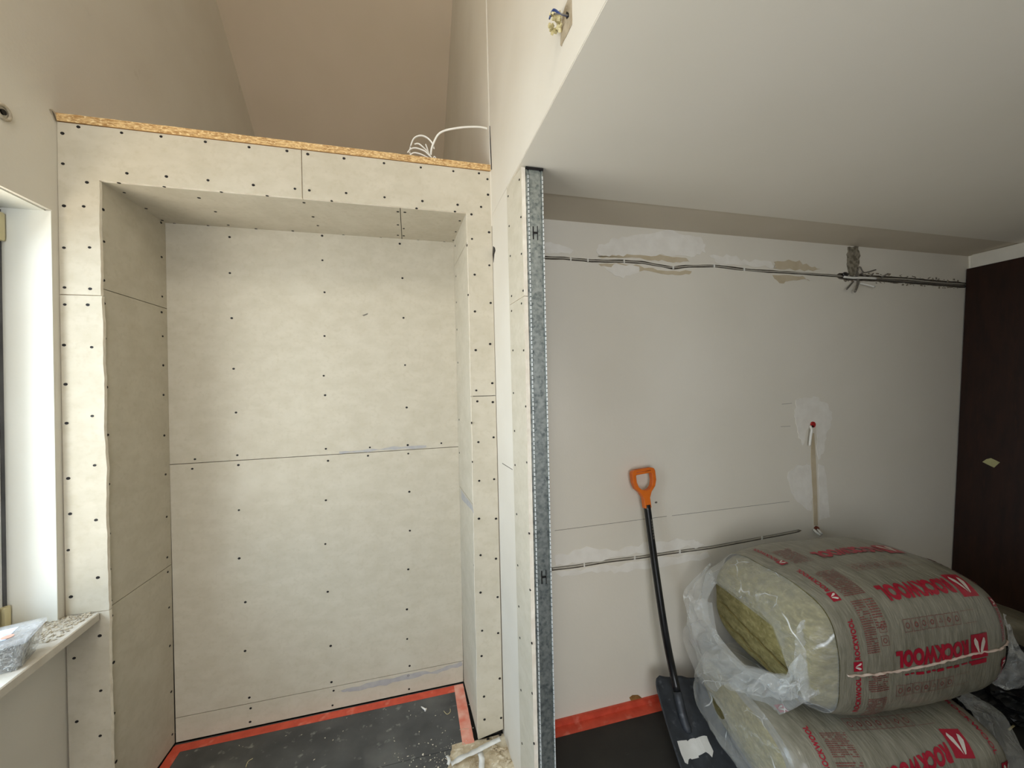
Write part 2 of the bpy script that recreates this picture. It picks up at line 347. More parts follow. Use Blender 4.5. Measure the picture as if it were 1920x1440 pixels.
wp([(1042,1075),(1100,1067),(1160,1057),(1225,1048),(1300,1038),(1330,1034),(1330,1046),(1240,1062),(1160,1074),(1120,1070),(1062,1080)],M_patchw,jit=.01,seed=13)
wp([(1520,860),(1529,860),(1533,985),(1526,985)],M_patcht,jit=.001,seed=14,h=.0015)
wp([(1521,812),(1526,812),(1529,860),(1520,860)],M_patcht,jit=.001,seed=15,h=.0015)
wp([(1062,1372),(1110,1356),(1180,1340),(1225,1322),(1225,1336),(1150,1352),(1064,1370)],M_patchw,jit=.006,seed=17)
patch('stain',[(1180,1308),(1186,1303),(1196,1303),(1203,1308),(1195,1314),(1184,1315)],M_stain,wb,jit=.001,sub=2)
patch('rough_chase',[(1589,464),(1608,462),(1612,480),(1608,498),(1609,516),(1592,517),(1589,495),(1587,478)],mat('hacked plaster',(150,142,124),(108,100,84),.95,60,1.0,60,lo=.4,hi=.6),wb,jit=.006,sub=6,h=.003)
# crumbly edges of the right part of the upper chase
bm=B()
for i in range(90):
    x=U(2.35,3.3); z=interp(ups,x)+random.choice((-1,1))*U(.016,.028); s=U(.003,.009)
    c=Vector((x,YR-.001,z)); vs=[bm.verts.new(c+Vector((U(-1,1)*s*1.5,U(-.6,.2)*s,U(-1,1)*s))) for _ in range(6)]
    bmesh.ops.convex_hull(bm,input=vs)
o=link('plaster_crumbs',bm,M_chase,wb); o['kind']='stuff'
# pencil lines and scratches on the wall
bm=B()
for a,b in [((1464,800),(1482,799)),((1466,758),(1485,756)),((1040,995),(1250,968)),((1260,967),(1480,940))]:
    p,q=atY(*a,YR-.0006),atY(*b,YR-.0006); tube(bm,[p,q],.0008,4)
link('pencil_line',bm,M_dwire,wb)
# ------------------------------------------------------------------ cables in the chases
def cable(name,pts,r,m,label,cat='cable',group=None,parent=None,n=4,flat=1):
    bm=B(); tube(bm,smoothpath(pts,n),r,8,flat=flat); o=link(name,bm,m,parent,True)
    if not parent: tag(o,label,cat,group)
    return o
c=thing('chase_cable','thin white cable laid in the upper wall groove, fixed with clips','cable',(1.5,YR,2.05))
bm=B(); tube(bm,smoothpath([p+Vector((0,.004,.0015+.0015*math.sin(i*1.3))) for i,p in enumerate(ups[:13])],4),.0032,8); link('sheath',bm,M_bwire,c,True)
for u in (1070,1102,1170,1262,1339,1395):
    p=atY(u,483,YR); z=interp(ups,p.x); bm=B(); box(bm,p.x-.003,p.x+.003,YR-.002,YR+.004,z-.007,z+.009); link('clip',bm,M_white,c)
c=thing('chase_cable','pale cable laid in the lower wall groove behind the shovel handle','cable',(1.2,YR,.69))
bm=B(); tube(bm,smoothpath([p+Vector((0,.003,0)) for p in los],4),.0045,8); link('sheath',bm,M_bwire,c,True)
for u in (1095,1190,1275,1430):
    p=atY(u,1050,YR); z=interp(los,p.x); bm=B(); box(bm,p.x-.003,p.x+.003,YR-.003,YR+.004,z-.009,z+.009); link('clip',bm,M_white,c)
c=thing('chase_cable','dark stripped cable lying in the hacked groove near the brown board','cable',(2.8,YR,2.0))
bm=B(); tube(bm,smoothpath([p+Vector((0,.003,-.006+.004*(i%2))) for i,p in enumerate(ups[12:])],5),.006,8); link('sheath',bm,M_dwire,c,True)
bm=B(); tube(bm,smoothpath([p+Vector((0,.002,.008-.004*(i%2))) for i,p in enumerate(ups[12:])],5),.004,8); link('sheath',bm,M_bwire,c,True)
# bundle of cut wires
c=thing('wire_bundle','cut grey and white wire ends sticking out of the hacked upper groove','wires',tuple(atY(1600,518,YR)))
def wire(px,r,m,out=.05):
    pts=[]; n=len(px)
    for i,(u,v) in enumerate(px): pts.append(atY(u,v,YR-.004-out*i/(n-1)*.6))
    bm=B(); tube(bm,smoothpath(pts,4),r,7); link('wire',bm,m,c,True)
wire([(1582,519),(1600,521),(1622,521),(1643,522)],.006,M_white)
wire([(1612,531),(1625,534),(1640,538)],.0055,M_white,.04)
wire([(1600,528),(1594,535),(1588,542)],.004,M_dwire)
wire([(1609,520),(1608,534),(1603,547)],.0055,M_dwire)
wire([(1605,518),(1612,500),(1620,511),(1642,506)],.0035,M_dwire)
wire([(1606,519),(1615,513),(1626,520),(1637,514)],.003,M_dwire)
wire([(1652,521),(1658,517),(1665,513)],.004,M_dwire,.03)
bm=B(); bmesh.ops.create_icosphere(bm,subdivisions=2,radius=.016,matrix=Matrix.Translation(atY(1584,515,YR)+Vector((0,-.003,0)))@Matrix.Diagonal((1.3,.5,.9,1))); link('dark_sleeve',bm,M_black,c,True)
# red box with cable end, lower rusty box
def jbox(px,r,m,label,tails):
    p=atY(*px,YR); t=thing('junction_box',label,'junction box',tuple(p))
    bm=B(); bmesh.ops.create_cone(bm,cap_ends=True,segments=24,radius1=r,radius2=r*.92,depth=.008,matrix=Matrix.Translation(p+Vector((0,-.003,0)))@Matrix.Rotation(math.pi/2,4,'X')); link('cover',bm,m,t)
    bm=B(); bmesh.ops.create_cone(bm,cap_ends=True,segments=16,radius1=r*.33,radius2=r*.3,depth=.004,matrix=Matrix.Translation(p+Vector((-r*.45,-.008,-r*.5)))@Matrix.Rotation(math.pi/2,4,'X')); link('hole',bm,M_screw,t)
    for tl in tails:
        bm=B(); tube(bm,smoothpath([atY(u,v,YR-d) for u,v,d in tl],4),.006,8); link('cable_tail',bm,M_white,t,True)
jbox((1523,796),.017,M_red,'round red junction box with a white cable tail on the plaster patch',[[(1519,799,.006),(1522,806,.022),(1520,818,.02),(1518,836,.018)]])
jbox((1530,992),.017,M_dkred,'small rust-red junction box just above the top insulation pack',[[(1526,993,.006),(1531,998,.03),(1538,1004,.035)],[(1533,993,.006),(1537,997,.028),(1541,1001,.03)]])
# small dark nail scar by the grip
bm=B(); bmesh.ops.create_icosphere(bm,subdivisions=1,radius=.006,matrix=Matrix.Translation(atY(1230,942,YR))@Matrix.Diagonal((1.4,.4,.8,1))); link('nail_scar',bm,M_dwire,wb)

# ------------------------------------------------------------------ opening on the bulkhead with terminal blocks
BP=lambda u,v:atP(u,v,.358,-.027)
bn=Vector((-1,-.027,0)).normalized()
c=thing('lamp_outlet','cluster of cream terminal blocks on wires hanging out of the bulkhead near the top edge','wires',tuple(BP(1056,42)))
patch('cut_opening',[(1070,-14),(1073,0),(1073,45),(1062,68),(1053,88),(1051,86),(1052,58),(1055,30)],mat('cut plaster',(176,162,138),(150,136,112),.95,40,.6),c,plane=BP,nrm=bn,jit=.002,h=.001)
patch('cable_hole',[(1064,22),(1068,25),(1068,32),(1064,36),(1062,30)],M_screw,c,plane=BP,nrm=bn,jit=.0005,h=.002)
base=BP(1056,42)
for i in range(26):
    p=base+bn*U(.006,.035)+Vector((0,U(-.022,.022),U(-.022,.022))); bm=B(); s=U(.004,.007)
    bmesh.ops.create_cube(bm,size=1,matrix=Matrix.Translation(p)@Matrix.Rotation(U(0,3),4,Vector((R(),R(),R())))@Matrix.Diagonal((s*1.6,s,s*1.3,1))); bmesh.ops.bevel(bm,geom=bm.edges[:],offset=s*.15,segments=1)
    link('terminal_block',bm,M_cream,c)
for k,(m,dy) in enumerate(((M_blue,-.02),(M_blue,-.026),(M_dwire,.0))):
    bm=B(); p0=BP(1066,30); p1=base+bn*.045+Vector((0,dy*.3,.005*k)); p2=base+bn*(.04)+Vector((0,dy*-.6,.016)); tube(bm,smoothpath([p0,p0+bn*.02,base+bn*.03+Vector((0,dy*.5,.012)),base+bn*.036],5),.002,6); link('wire',bm,m,c,True)
# ------------------------------------------------------------------ window
wx=-1.272
wt=bpy.data.objects.new('window_1',None); C.objects.link(wt); wt['kind']='structure'
bm=B()
for y0,y1,z0,z1 in ((WY1-.062,WY1-.004,WZ0,WZ1-.004),(WY0,WY0+.06,WZ0,WZ1),(WY0,WY1-.005,WZ1-.065,WZ1-.004),(WY0,WY1-.005,WZ0,WZ0+.09),(.55,.62,WZ0,WZ1)):
    box(bm,wx-.06,wx,y0,y1,z0,z1)
link('window_frame',bm,M_winw,wt)
bm=B()
for a,b in ((WY0+.05,.56),(.61,WY1-.05)):
    box(bm,wx-.055,wx+.014,a,a+.055,WZ0+.06,WZ1-.05); box(bm,wx-.055,wx+.014,b-.06,b,WZ0+.06,WZ1-.05)
    box(bm,wx-.055,wx+.014,a,b,WZ0+.06,WZ0+.13); box(bm,wx-.055,wx+.014,a,b,WZ1-.11,WZ1-.05)
link('sash',bm,M_winw,wt)
bm=B(); box(bm,wx-.001,wx+.002,WY1-.016,WY1-.004,WZ0+.05,WZ1-.01); link('gasket',bm,M_gask,wt)
bm=B(); box(bm,wx-.032,wx-.024,WY0+.05,WY1-.055,WZ0+.08,WZ1-.06); link('pane',bm,M_glass,wt)
for z0,z1 in ((2.01,2.10),(.77,.84)):
    bm=B(); box(bm,wx,wx+.016,WY1-.030,WY1-.010,z0,z1); bmesh.ops.bevel(bm,geom=bm.edges[:],offset=.003,segments=2); link('hinge_cover',bm,M_hinge,wt)
# sill board
S1=atZ(187,1148,.766); S0=atZ(0,1292,.766)
d=(S0-S1)/(S0.y-S1.y)
ye=-.56; fx=lambda y:S1.x+(S0.x-S1.x)/(S0.y-S1.y)*(y-S1.y)
bm=B(); n=24; pr=None
bot=.738
rows=[]
for i in range(n+1):
    y=ye+(1.655-ye)*i/n; xf=fx(y)
    rows.append([bm.verts.new(p) for p in ((-1.275,y,.766),(xf-.003,y,.766),(xf,y,.763),(xf,y,bot+.003),(xf-.004,y,bot),(-1.275,y,bot))])
for a,b in zip(rows,rows[1:]):
    for k in range(6): bm.faces.new((a[k],b[k],b[(k+1)%6],a[(k+1)%6]))
bm.faces.new(rows[0]); bm.faces.new(rows[-1][::-1]); bmesh.ops.recalc_face_normals(bm,faces=bm.faces)
o=struct(link('window_sill',bm,M_sill))
# broken plaster rubble on the sill
bm=B()
for i in range(900):
    u=R(); y=1.655-.25*u**1.4; x=-1.25+U(0,1)**.8*(.19 if y>1.5 else .12)
    s=U(.001,.0045)*(1.5 if R()<.05 else 1); cpt=Vector((x,y,.766+s*.3))
    vs=[bm.verts.new(cpt+Vector((U(-1,1)*s*1.3,U(-1,1)*s*1.3,U(-.4,.8)*s))) for _ in range(7)]; bmesh.ops.convex_hull(bm,input=vs)
o=link('plaster_rubble',bm,M_crumb); tag(o,'crumbled plaster and mortar lying on the far end of the window sill','rubble',kind='stuff')
# plug hole at the left edge of the photo
p=atP(4,210,-1.142,.026); c=thing('wall_plug','grey anchor plug in a broken hole high on the left wall above the window','wall plug',tuple(p))
bm=B(); tube(bm,[p+Vector((.0,0,0))+Vector((.003,math.cos(a)*.02,math.sin(a)*.02)) for a in [i/16*2*math.pi for i in range(17)]],.005,6,caps=False); link('crater_rim',bm,M_crumb,c,True)
bm=B(); bmesh.ops.create_cone(bm,cap_ends=True,segments=12,radius1=.008,radius2=.008,depth=.01,matrix=Matrix.Translation(p)@Matrix.Rotation(math.pi/2,4,'Y')); link('plug',bm,M_screw,c)

# ================================================================== PLASTERBOARD NICHE
NG=thing('plasterboard_niche','tall open niche lined with grey-beige plasterboard between left wall and partition','niche',(-.39,YF,0))
SCREW=None
def screw_mesh():
    bm=B(); r=.0051; seg=12
    c0=bm.verts.new((0,0,.0002)); r1=[bm.verts.new((math.cos(i/seg*2*math.pi)*r*.35,math.sin(i/seg*2*math.pi)*r*.35,.0003)) for i in range(seg)]
    r2=[bm.verts.new((math.cos(i/seg*2*math.pi)*r,math.sin(i/seg*2*math.pi)*r*.85,.0010)) for i in range(seg)]
    r3=[bm.verts.new((v.co.x*1.08,v.co.y*1.08,-.002)) for v in r2]
    for i in range(seg):
        j=(i+1)%seg; bm.faces.new((c0,r1[i],r1[j])); bm.faces.new((r1[i],r2[i],r2[j],r1[j])); bm.faces.new((r2[i],r3[i],r3[j],r2[j]))
    me=bpy.data.meshes.new('screw'); bm.to_mesh(me); bm.free(); me.materials.append(M_screw); return me
SCREW=screw_mesh()
def screws(parent,pts,nrm,plane):
    q=Vector(nrm).to_track_quat('Z','Y')
    for u,v in pts:
        p=plane(u,v)
        o=bpy.data.objects.new('screw',SCREW); C.objects.link(o); o.parent=parent
        rootloc=ROOT[parent.name]
        o.location=p-rootloc if parent.type=='EMPTY' else p
        o.rotation_euler=q.to_euler(); s=U(.88,1.1); o.scale=(s,s,1)
ROOT={}
def ragged(pts,edges,amp=.002,n=60,axis=None):
    """subdivide chosen edges (index->unit direction) and shift the points irregularly"""
    out=[]
    for i,p in enumerate(pts):
        p=Vector(p); out.append(p)
        if i in edges:
            q=Vector(pts[(i+1)%len(pts)]); dv=Vector(edges[i])
            for k in range(1,n):
                r=p.lerp(q,k/n); a=nz((r.x*6,r.z*6,i*3.1))*.75+nz((r.x*30,r.z*30,i))*.4
                out.append(r+dv*amp*a*2)
    return out
def board(name,pts,off,parent=NG,mats=None,label=None):
    bm=B(); prism(bm,pts,off); 
    bmesh.ops.triangulate(bm,faces=[f for f in bm.faces if len(f.verts)>4])
    o=link(name,bm,mats or ([M_board,M_core] if name=='front_board' else [M_board,M_board]),parent)
    # children given in parent's frame: store root
    ROOT[o.name]=parent_loc(parent)
    if label:o['label']=label
    return o
T=.0125
jL=atY(145,553,YF).z; jR=atY(905,742.5,YF).z; jT=atY(566,325,YF).x
xl,xr=-1.1405,.3565; ol,orr=-1.028,.2485; zt,zo=2.437,2.250; g=.0014
FY=lambda u,v:atY(u,v,YF-.0002)
f1=board('front_board',ragged([(xl,YF,zt),(xl,YF,jL+g),(ol,YF,jL+g),(ol,YF,zo),(jT-g,YF,zo),(jT-g,YF,zt)],{2:(1,0,0)},.0028,90),(0,T,0))
f2=board('front_board',ragged([(jT+g,YF,zt),(jT+g,YF,zo),(orr,YF,zo),(orr,YF,jR+g),(xr-.001,YF,jR+g),(xr,YF,zt)],{2:(1,0,0)},.0012,50),(0,T,0))
f3=board('front_board',ragged([(xl,YF,jL-g),(xl+.002,YF,.768),(ol+.008,YF,.768),(ol+.003,YF,jL-g)],{2:(1,0,0)},.0028,60),(0,T,0))
f4=board('front_board',ragged([(xl+.002,YF,.765),(xl+.006,YF,.0),(ol+.010,YF,.0),(ol+.008,YF,.765)],{2:(1,0,0)},.0028,60),(0,T,0))
f5=board('front_board',ragged([(orr,YF,jR-g),(orr-.005,YF,.012),(xr-.004,YF,.03),(xr-.001,YF,jR-g)],{0:(1,0,0)},.0018,60),(0,T,0))
def scr(o,pts,nrm,plane): screws_local(o,pts,nrm,plane)
def screws_local(o,pts,nrm,plane):
    q=Vector(nrm).to_track_quat('Z','Y').to_euler()
    for u,v in pts:
        p=plane(u,v); s=bpy.data.objects.new('screw',SCREW); C.objects.link(s); s.parent=o
        s.matrix_parent_inverse=Matrix.Identity(4); s.location=p; s.rotation_euler=q; k=U(.88,1.12); s.scale=(k,k,1)
fn=(0,-1,0)
scr(f1,[(147,238),(228,249),(302,256),(385,266),(467,276),(538,283),(117,250),(118,307),(120,386),(157,387),(163,342),(120,464.5),(168,464),(238,325),(312,331),(390,338),(475,347),(553,354),(121,539),(169,541.5)],fn,FY)
scr(f2,[(577,289),(645,297),(720,306),(789,314),(850,321),(898,325),(914,336),(580,357),(649,362),(721,370),(792,377),(858,384),(902,388),(915,365),(884,402),(917,435.5),(885,448),(917.5,497.5),(890,515),(920,568),(890.5,584),(919,645),(892,656.5),(923,718.5),(893,732)],fn,FY)
scr(f3,[(121.5,571),(164.5,571.5),(120,647),(172,651),(123,720.5),(173,780),(125,793.5),(177.5,872.5),(128,897),(180,975),(131.5,963.5),(128,1031.5),(183.5,1083),(133,1119)],fn,FY)
scr(f4,[(187,1192),(139,1234),(189,1295),(144,1353),(188,1379.5)],fn,FY)
scr(f5,[(895,752.5),(924,754),(897,829),(925.5,820),(898.5,901.5),(926.5,898.5),(898,972.5),(930,972.5),(901,1041),(930,1047.5),(901,1111),(933,1119.5),(904,1182.5),(934,1187),(903,1230),(937,1272),(907.5,1306),(908.5,1349),(939.5,1346),(915,1386),(938,1377.5)],fn,FY)
# back boards
zb1,zb2=1.200,.108
BY=lambda u,v:atY(u,v,YB-.0002)
bl,br=-1.0165,.236
b1=board('back_board',[(bl,YB,2.250),(bl,YB,zb1+g),(br-.003,YB,zb1+g),(br,YB,2.250)],(0,T,0))
b2=board('back_board',[(bl,YB,zb1-g),(bl+.004,YB,zb2+g),(br-.008,YB,zb2+g),(br-.003,YB,zb1-g)],(0,T,0))
b3=board('back_board',[(bl+.004,YB,zb2-g),(bl+.004,YB,.004),(br-.01,YB,.004),(br-.008,YB,zb2-g)],(0,T,0))
scr(b1,[(430.5,444.5),(431,512),(434.5,596.5),(438,691.5),(442.5,773.5),(445,853.5),(365.5,861),(604,442),(604.5,488),(608.5,548),(608.5,630),(607,704.5),(609.5,741),(611,841.5),(693.5,839),(749.5,457),(754.5,521.5),(756.5,596),(759.5,684.5),(762.5,764),(764.5,834.5),(827.5,831)],fn,BY)
scr(b2,[(447,872),(360.5,879),(615,864),(690,854.5),(765.5,850.5),(448,956.5),(611,938),(767.5,922),(448.5,1047),(610,1020),(768.5,995),(765.5,1067.5),(614.5,1109.5),(763,1142.5),(460,1129),(620,1211),(763.5,1198),(459.5,1220.5),(467.5,1308),(621.5,1279),(768,1248.5)],fn,BY)
scr(b3,[(470,1328),(469,1353.5),(625.5,1295),(623.5,1322.5),(765.5,1266.5),(767,1292)],fn,lambda u,v:atY(u,v,YB-.0002))
patch('smear',[(345+290,1300-5),(700,1280),(760,1265),(820,1255),(866,1240),(866,1247),(820,1262),(760,1274),(700,1290),(655,1296)],M_blue_smear,b3,plane=lambda u,v:atY(u,v,YB-.0002),jit=.006,h=.0003)
patch('smear',[(636,848),(690,843),(740,838),(800,835),(800,840),(740,842),(690,846),(640,849.5)],M_blue_smear,b1,plane=BY,jit=.004,h=.0003)
patch('scuff_mark',[(679,591),(690,587),(689,590),(682,593)],M_dwire,b1,plane=BY,jit=.0006,h=.0003,sub=2)
# side boards (left slants inwards a little, right slants inwards)
sL0=ol+.0005; 
def LXn(y): return -1.0285+.034*(y-YF)
def RXn(y): return .2475-.05*(y-YF)
ya,yb=YF+T+.0005,YB-.0005
zj1=atP(188,540,-1.0285,.034,YF).z; zj2=atP(203,1140,-1.0285,.034,YF).z
def sideL(z0,z1): 
    return board('side_board',[(LXn(ya),ya,z0),(LXn(ya),ya,z1),(LXn(yb),yb,z1),(LXn(yb),yb,z0)],(-T,0,0))
l1=sideL(zj1+g,2.25); l2=sideL(zj2+g,zj1-g); l3=sideL(.004,zj2-g)
LP=lambda u,v:atP(u,v,-1.0283,.034,YF)
ln=(1,-.034,0)
scr(l1,[(193.5,393),(195,453),(195.5,453+0.1),(194.5,525.5),(302,417.5),(303,482),(304,556)][:2]+[(194.5,525.5),(302,417.5),(303,482),(304,556)],ln,LP)
scr(l2,[(195.5,569),(197,634.5),(200,726),(202,815.5),(204,908),(205,1001),(206,1068),(208,1127),(303,585.5),(305,630.5),(306,685),(306.5,740.5),(308,816.5),(310.5,889.5),(312.5,969),(313.5,1045)],ln,LP)
scr(l3,[(210,1155),(213,1242),(214,1338),(217.5,1428),(314.5,1072.5),(317,1139),(318.5,1211),(321,1297),(323,1377)],ln,LP)
RPn=lambda u,v:atP(u,v,.2473,-.05,YF)
zr1=atP(864,915,.2475,-.05,YF).z; zr2=atP(853,497,.2475,-.05,YF).z
def sideR(z0,z1): return board('side_board',[(RXn(ya),ya,z0),(RXn(yb),yb,z0),(RXn(yb),yb,z1),(RXn(ya),ya,z1)],(T,0,0))
r1=sideR(zr2+g,2.25); r2=sideR(zr1+g,zr2-g); r3=sideR(.004,zr1-g)
rn=(-1,-.05,0)
scr(r1,[(875.5,460),(853.5,461)],rn,RPn)
scr(r2,[(877.5,553),(855,518),(856,567),(857,618),(858.5,680),(861,787),(884,793),(885.5,866),(861.5,849)],rn,RPn)
scr(r3,[(889,1060),(891.5,1130),(893,1200)],rn,RPn)
patch('smear',[(864,918),(886,948),(888,962),(880,952),(866,936)],M_blue_smear,r3,plane=RPn,nrm=rn,jit=.002,h=.0003)
# soffit boards
xs_=atZ(752,420,2.25).x
def soff(x0,x1): return board('soffit_board',[(x0,YF+T+.0005,2.25),(x1,YF+T+.0005,2.25),(x1,YB,2.25),(x0,YB,2.25)],(0,0,T))
s1=soff(-1.028,xs_-g); s2=soff(xs_+g,.2475)
SP=lambda u,v:atZ(u,v,2.2498); sn=(0,0,-1)
scr(s1,[(223,343),(308,350),(415,360),(501,367),(570,380),(622,377),(233,361),(373,371),(274,391),(404,397),(587,406.5),(596,423),(304,413),(327,419),(390,423),(428,422),(480,429),(549,433),(644,440.5),(714,445.5),(746,397),(746,421.5),(746,441)],sn,SP)
scr(s2,[(759,398),(757,428.5),(757,442),(781,391),(853,397),(862,414),(854.5,434.5),(850,450.5),(784,450.5),(833,453.5)],sn,SP)
# framing hidden behind the boards, closes the joints with darkness
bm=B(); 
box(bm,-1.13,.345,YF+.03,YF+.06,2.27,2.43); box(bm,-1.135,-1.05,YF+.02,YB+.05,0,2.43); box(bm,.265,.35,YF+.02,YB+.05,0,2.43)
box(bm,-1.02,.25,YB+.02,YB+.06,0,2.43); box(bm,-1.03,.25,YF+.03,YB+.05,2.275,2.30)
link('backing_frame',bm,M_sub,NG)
# chipboard top
bm=B(); pts=[]
n=80; y=YF-.004
top=[]; botm=[]
for i in range(n+1):
    x=-1.146+(.3565+1.146)*i/n; top.append((x,y,2.4655+.0012*nz((x*30,0,0)))); botm.append((x,y,2.439))
prism(bm,botm+top[::-1],(0,.46,0),0,1); bmesh.ops.triangulate(bm,faces=[f for f in bm.faces if len(f.verts)>4])
o=link('chipboard_top',bm,[M_osb,M_osbtop],NG); o['label']='raw chipboard edge closing the top'
# broken plaster notch where the chipboard meets the left wall
patch('broken_plaster',[(90,203),(97,205),(104,214),(106,228),(101,224),(96,214)],M_crumb,wl,plane=lambda u,v:atP(u,v,-1.142,.026),nrm=(1,-.026,0),jit=.003,h=.002)
patch('dark_crack',[(97,207),(101,213),(105,225),(104.5,227),(101,219),(98,211)],M_dwire,wl,plane=lambda u,v:atP(u,v,-1.1395,.026),nrm=(1,-.026,0),jit=.001,h=.001)
# torn hole in the partition beside the niche
patch('torn_hole',[(925,462),(928,464),(929,470),(927,476),(925.5,492),(924.4,478)],M_screw,None,plane=BP,nrm=bn,jit=.001,h=.001)
bpy.data.objects['torn_hole'].parent=bpy.data.objects['wall_partition']
patch('scratch',[(942,868),(961,880),(961,881),(942,869.5)],M_dwire,bpy.data.objects['wall_partition'],plane=BP,nrm=bn,jit=.0,h=.0006,sub=1)
patch('dark_seam',[(917.4,236),(919,236),(922.6,318),(921.4,318)],M_sub,bpy.data.objects['wall_partition'],plane=BP,nrm=bn,jit=.0003,h=.0006,sub=6)
# ------------------------------------------------------------------ coil of white cable on the niche
t=thing('cable_coil','loose coil of white flat cable lying on top of the plasterboard niche','cable',tuple(atY(800,295,YF+.05)))
def coil(px,y=1.70,dy=0,r=.0052):
    n=len(px); pts=[atY(u,v,y+dy*math.sin(math.pi*i/(n-1))) for i,(u,v) in enumerate(px)]
    bm=B(); tube(bm,smoothpath(pts,6),r,8,flat=.6); link('loop',bm,M_white,t,True)
coil([(770,274),(776,260),(788,254.5),(800,258),(810,268),(814,280)],1.70)
coil([(764,287),(770,280),(780,278),(795,283),(803,290),(811,298)],1.69)
coil([(767,293),(776,287),(790,290),(802,296),(811,299)],1.68)
coil([(777,271),(785,270),(796,279),(803,287),(808,296)],1.71)
coil([(798,271),(801,279),(804,290)],1.72)
coil([(808,291),(809,280),(814,266),(822,252),(834,245),(852,241),(872,238.5),(895,238),(911,240.5),(919,246)],1.70,-.02,.0042)
coil([(812,298),(814,294),(817,297),(815,301)],1.68,0,.004)
coil([(770,274),(768,286),(772,291)],1.715)
# ------------------------------------------------------------------ partition stub: plasterboard + metal stud
YS=1.262
PG=thing('partition_stub','plasterboard strip with a galvanised metal stud standing upright under the ceiling edge','partition end',(.42,YS,0))
xt0,xt1=atY(985,308,YS).x,atY(1018,314,YS).x; xb0,xb1=atY(1010,1440,YS).x,atY(1043,1440,YS).x
zb=atY(1010,1440,YS).z
def sx(x0,x1,z): t_=(z-zb)/(ZC-zb); return x0+(x1-x0)*t_
e0=lambda z:sx(xb0,xt0,z); e1=lambda z:sx(xb1,xt1,z)
ztop=ZC-.006
zj=BP(958,571).z
def stubboard(z0,z1):
    bm=B(); yy0,yy1=YS-.002,1.4105; n=40
    ring=[]
    for i in range(n+1):
        z=z0+(z1-z0)*i/n; xx=e0(z)-.0015; rag=.0015*nz((z*25,1,0))
        xl_=PX(yy0)-.002; xl2=PX(yy1)-.002
        # the board's width at its cut edge follows the stud
        ring.append([bm.verts.new(p) for p in ((xx-.014+rag,yy0,z),(xx,yy0+rag,z),(xx+.0,yy1,z),(xl2,yy1,z))])
    for a,b in zip(ring,ring[1:]):
        for k in range(4):
            f=bm.faces.new((a[k],a[(k+1)%4],b[(k+1)%4],b[k])); f.material_index=0 if k==3 else 1
    bm.faces.new(ring[0][::-1]).material_index=1; bm.faces.new(ring[-1]).material_index=1
    bmesh.ops.recalc_face_normals(bm,faces=bm.faces)
    return link('side_board',bm,[M_board,M_core],PG)
q1=stubboard(zj+.001,ztop); q2=stubboard(0,zj-.001)
qn=(-1,-.05,0)
QP=lambda u,v:BP(u,v)+Vector((-.004,0,0))
def scq(o,pts):
    for u,v in pts:
        r=ray(u,v)
        # board face through (xl2,yy1) and (e0-.0155,yy0)
        z=1.5
        for _ in range(3):
            A=Vector((e0(z)-.0155,YS-.002)); Bq=Vector((PX(1.4105)-.002,1.4105)); dd=Bq-A
            t_=(A.x*dd.y-A.y*dd.x)/(r.x*dd.y-r.y*dd.x); p=O+r*t_; z=p.z
        s=bpy.data.objects.new('screw',SCREW); C.objects.link(s); s.parent=o; s.location=p+Vector((-.0003,0,0)); s.rotation_euler=Vector((-dd.y,dd.x,0)).to_track_quat('Z','Y').to_euler(); s.scale=(.8,.8,1)
scq(q1,[(974,337),(953,368),(977,407),(955,424),(978,476),(957,480),(981,545),(959.5,555)])
scq(q2,[(978,569),(959.5,583),(962,657),(982,657),(963,737),(986,762),(965,808),(966,872),(988,867),(969,964),(992,1000),(971,1060),(994,1106),(973,1137),(975,1196),(997,1206),(977,1294),(998,1300),(979,1394),(1001,1394)])
# stud (C profile, web towards the viewer) with rolled grooves
def loft(prof,name,m,z0=-.014,z1=ztop-.004,n=30,parent=PG,smooth=False):
    bm=B(); rings=[]
    for i in range(n+1):
        z=z0+(z1-z0)*i/n; a,b=e0(z),e1(z); rings.append([bm.verts.new((a+(b-a)*s,YS+d,z)) for s,d in prof])
    for r0,r1 in zip(rings,rings[1:]):
        for k in range(len(prof)-1): bm.faces.new((r0[k],r0[k+1],r1[k+1],r1[k]))
    return link(name,bm,m,parent,smooth)
web=[(0.02,.045),(0.0,.044),(0.0,.002),(.02,0),(.09,0),(.12,.004),(.17,.004),(.2,0),(.78,0),(.81,.004),(.86,.004),(.89,0),(.97,0),(1.0,.002),(1.0,.048),(.8,.048)]
o=loft(web,'stud_profile',M_galv); o['label']='galvanised C-profile with spangled zinc'
o.modifiers.new('s','SOLIDIFY').thickness=.0006
for s_ in (.145,.955):
    bm=B(); n=150
    for i in range(n):
        z=.0+(ztop-.02)*i/n; x=e0(z)+(e1(z)-e0(z))*s_
        zz=z+.011
        hexa(bm,[(x-.0028,YS+.002,z),(x+.0028,YS+.002,z),(x+.001,YS-.0026,z),(x-.001,YS-.0026,z)],[(x-.0028,YS+.002,zz),(x+.0028,YS+.002,zz),(x+.001,YS-.0026,zz),(x-.001,YS-.0026,zz)])
    o=link('rolled_bead',bm,M_galvb,PG); o['kind']='stuff'
for v in (437,1082):
    p=atY(1004 if v<800 else 1020,v,YS); bm=B()
    box(bm,p.x-.010,p.x-.006,YS-.0012,YS+.001,p.z-.022,p.z+.022); box(bm,p.x+.006,p.x+.0085,YS-.0012,YS+.001,p.z-.024,p.z+.024); box(bm,p.x-.006,p.x+.006,YS-.0012,YS+.001,p.z-.003,p.z+.004)
    link('punched_slot',bm,M_screw,PG)
bm=B(); box(bm,xt0,xt1,YS-.003,YS+.05,ztop-.004,ztop+.004); o=link('stud_top_strip',bm,M_screw,PG)  # thin dark strip between stud top and ceiling
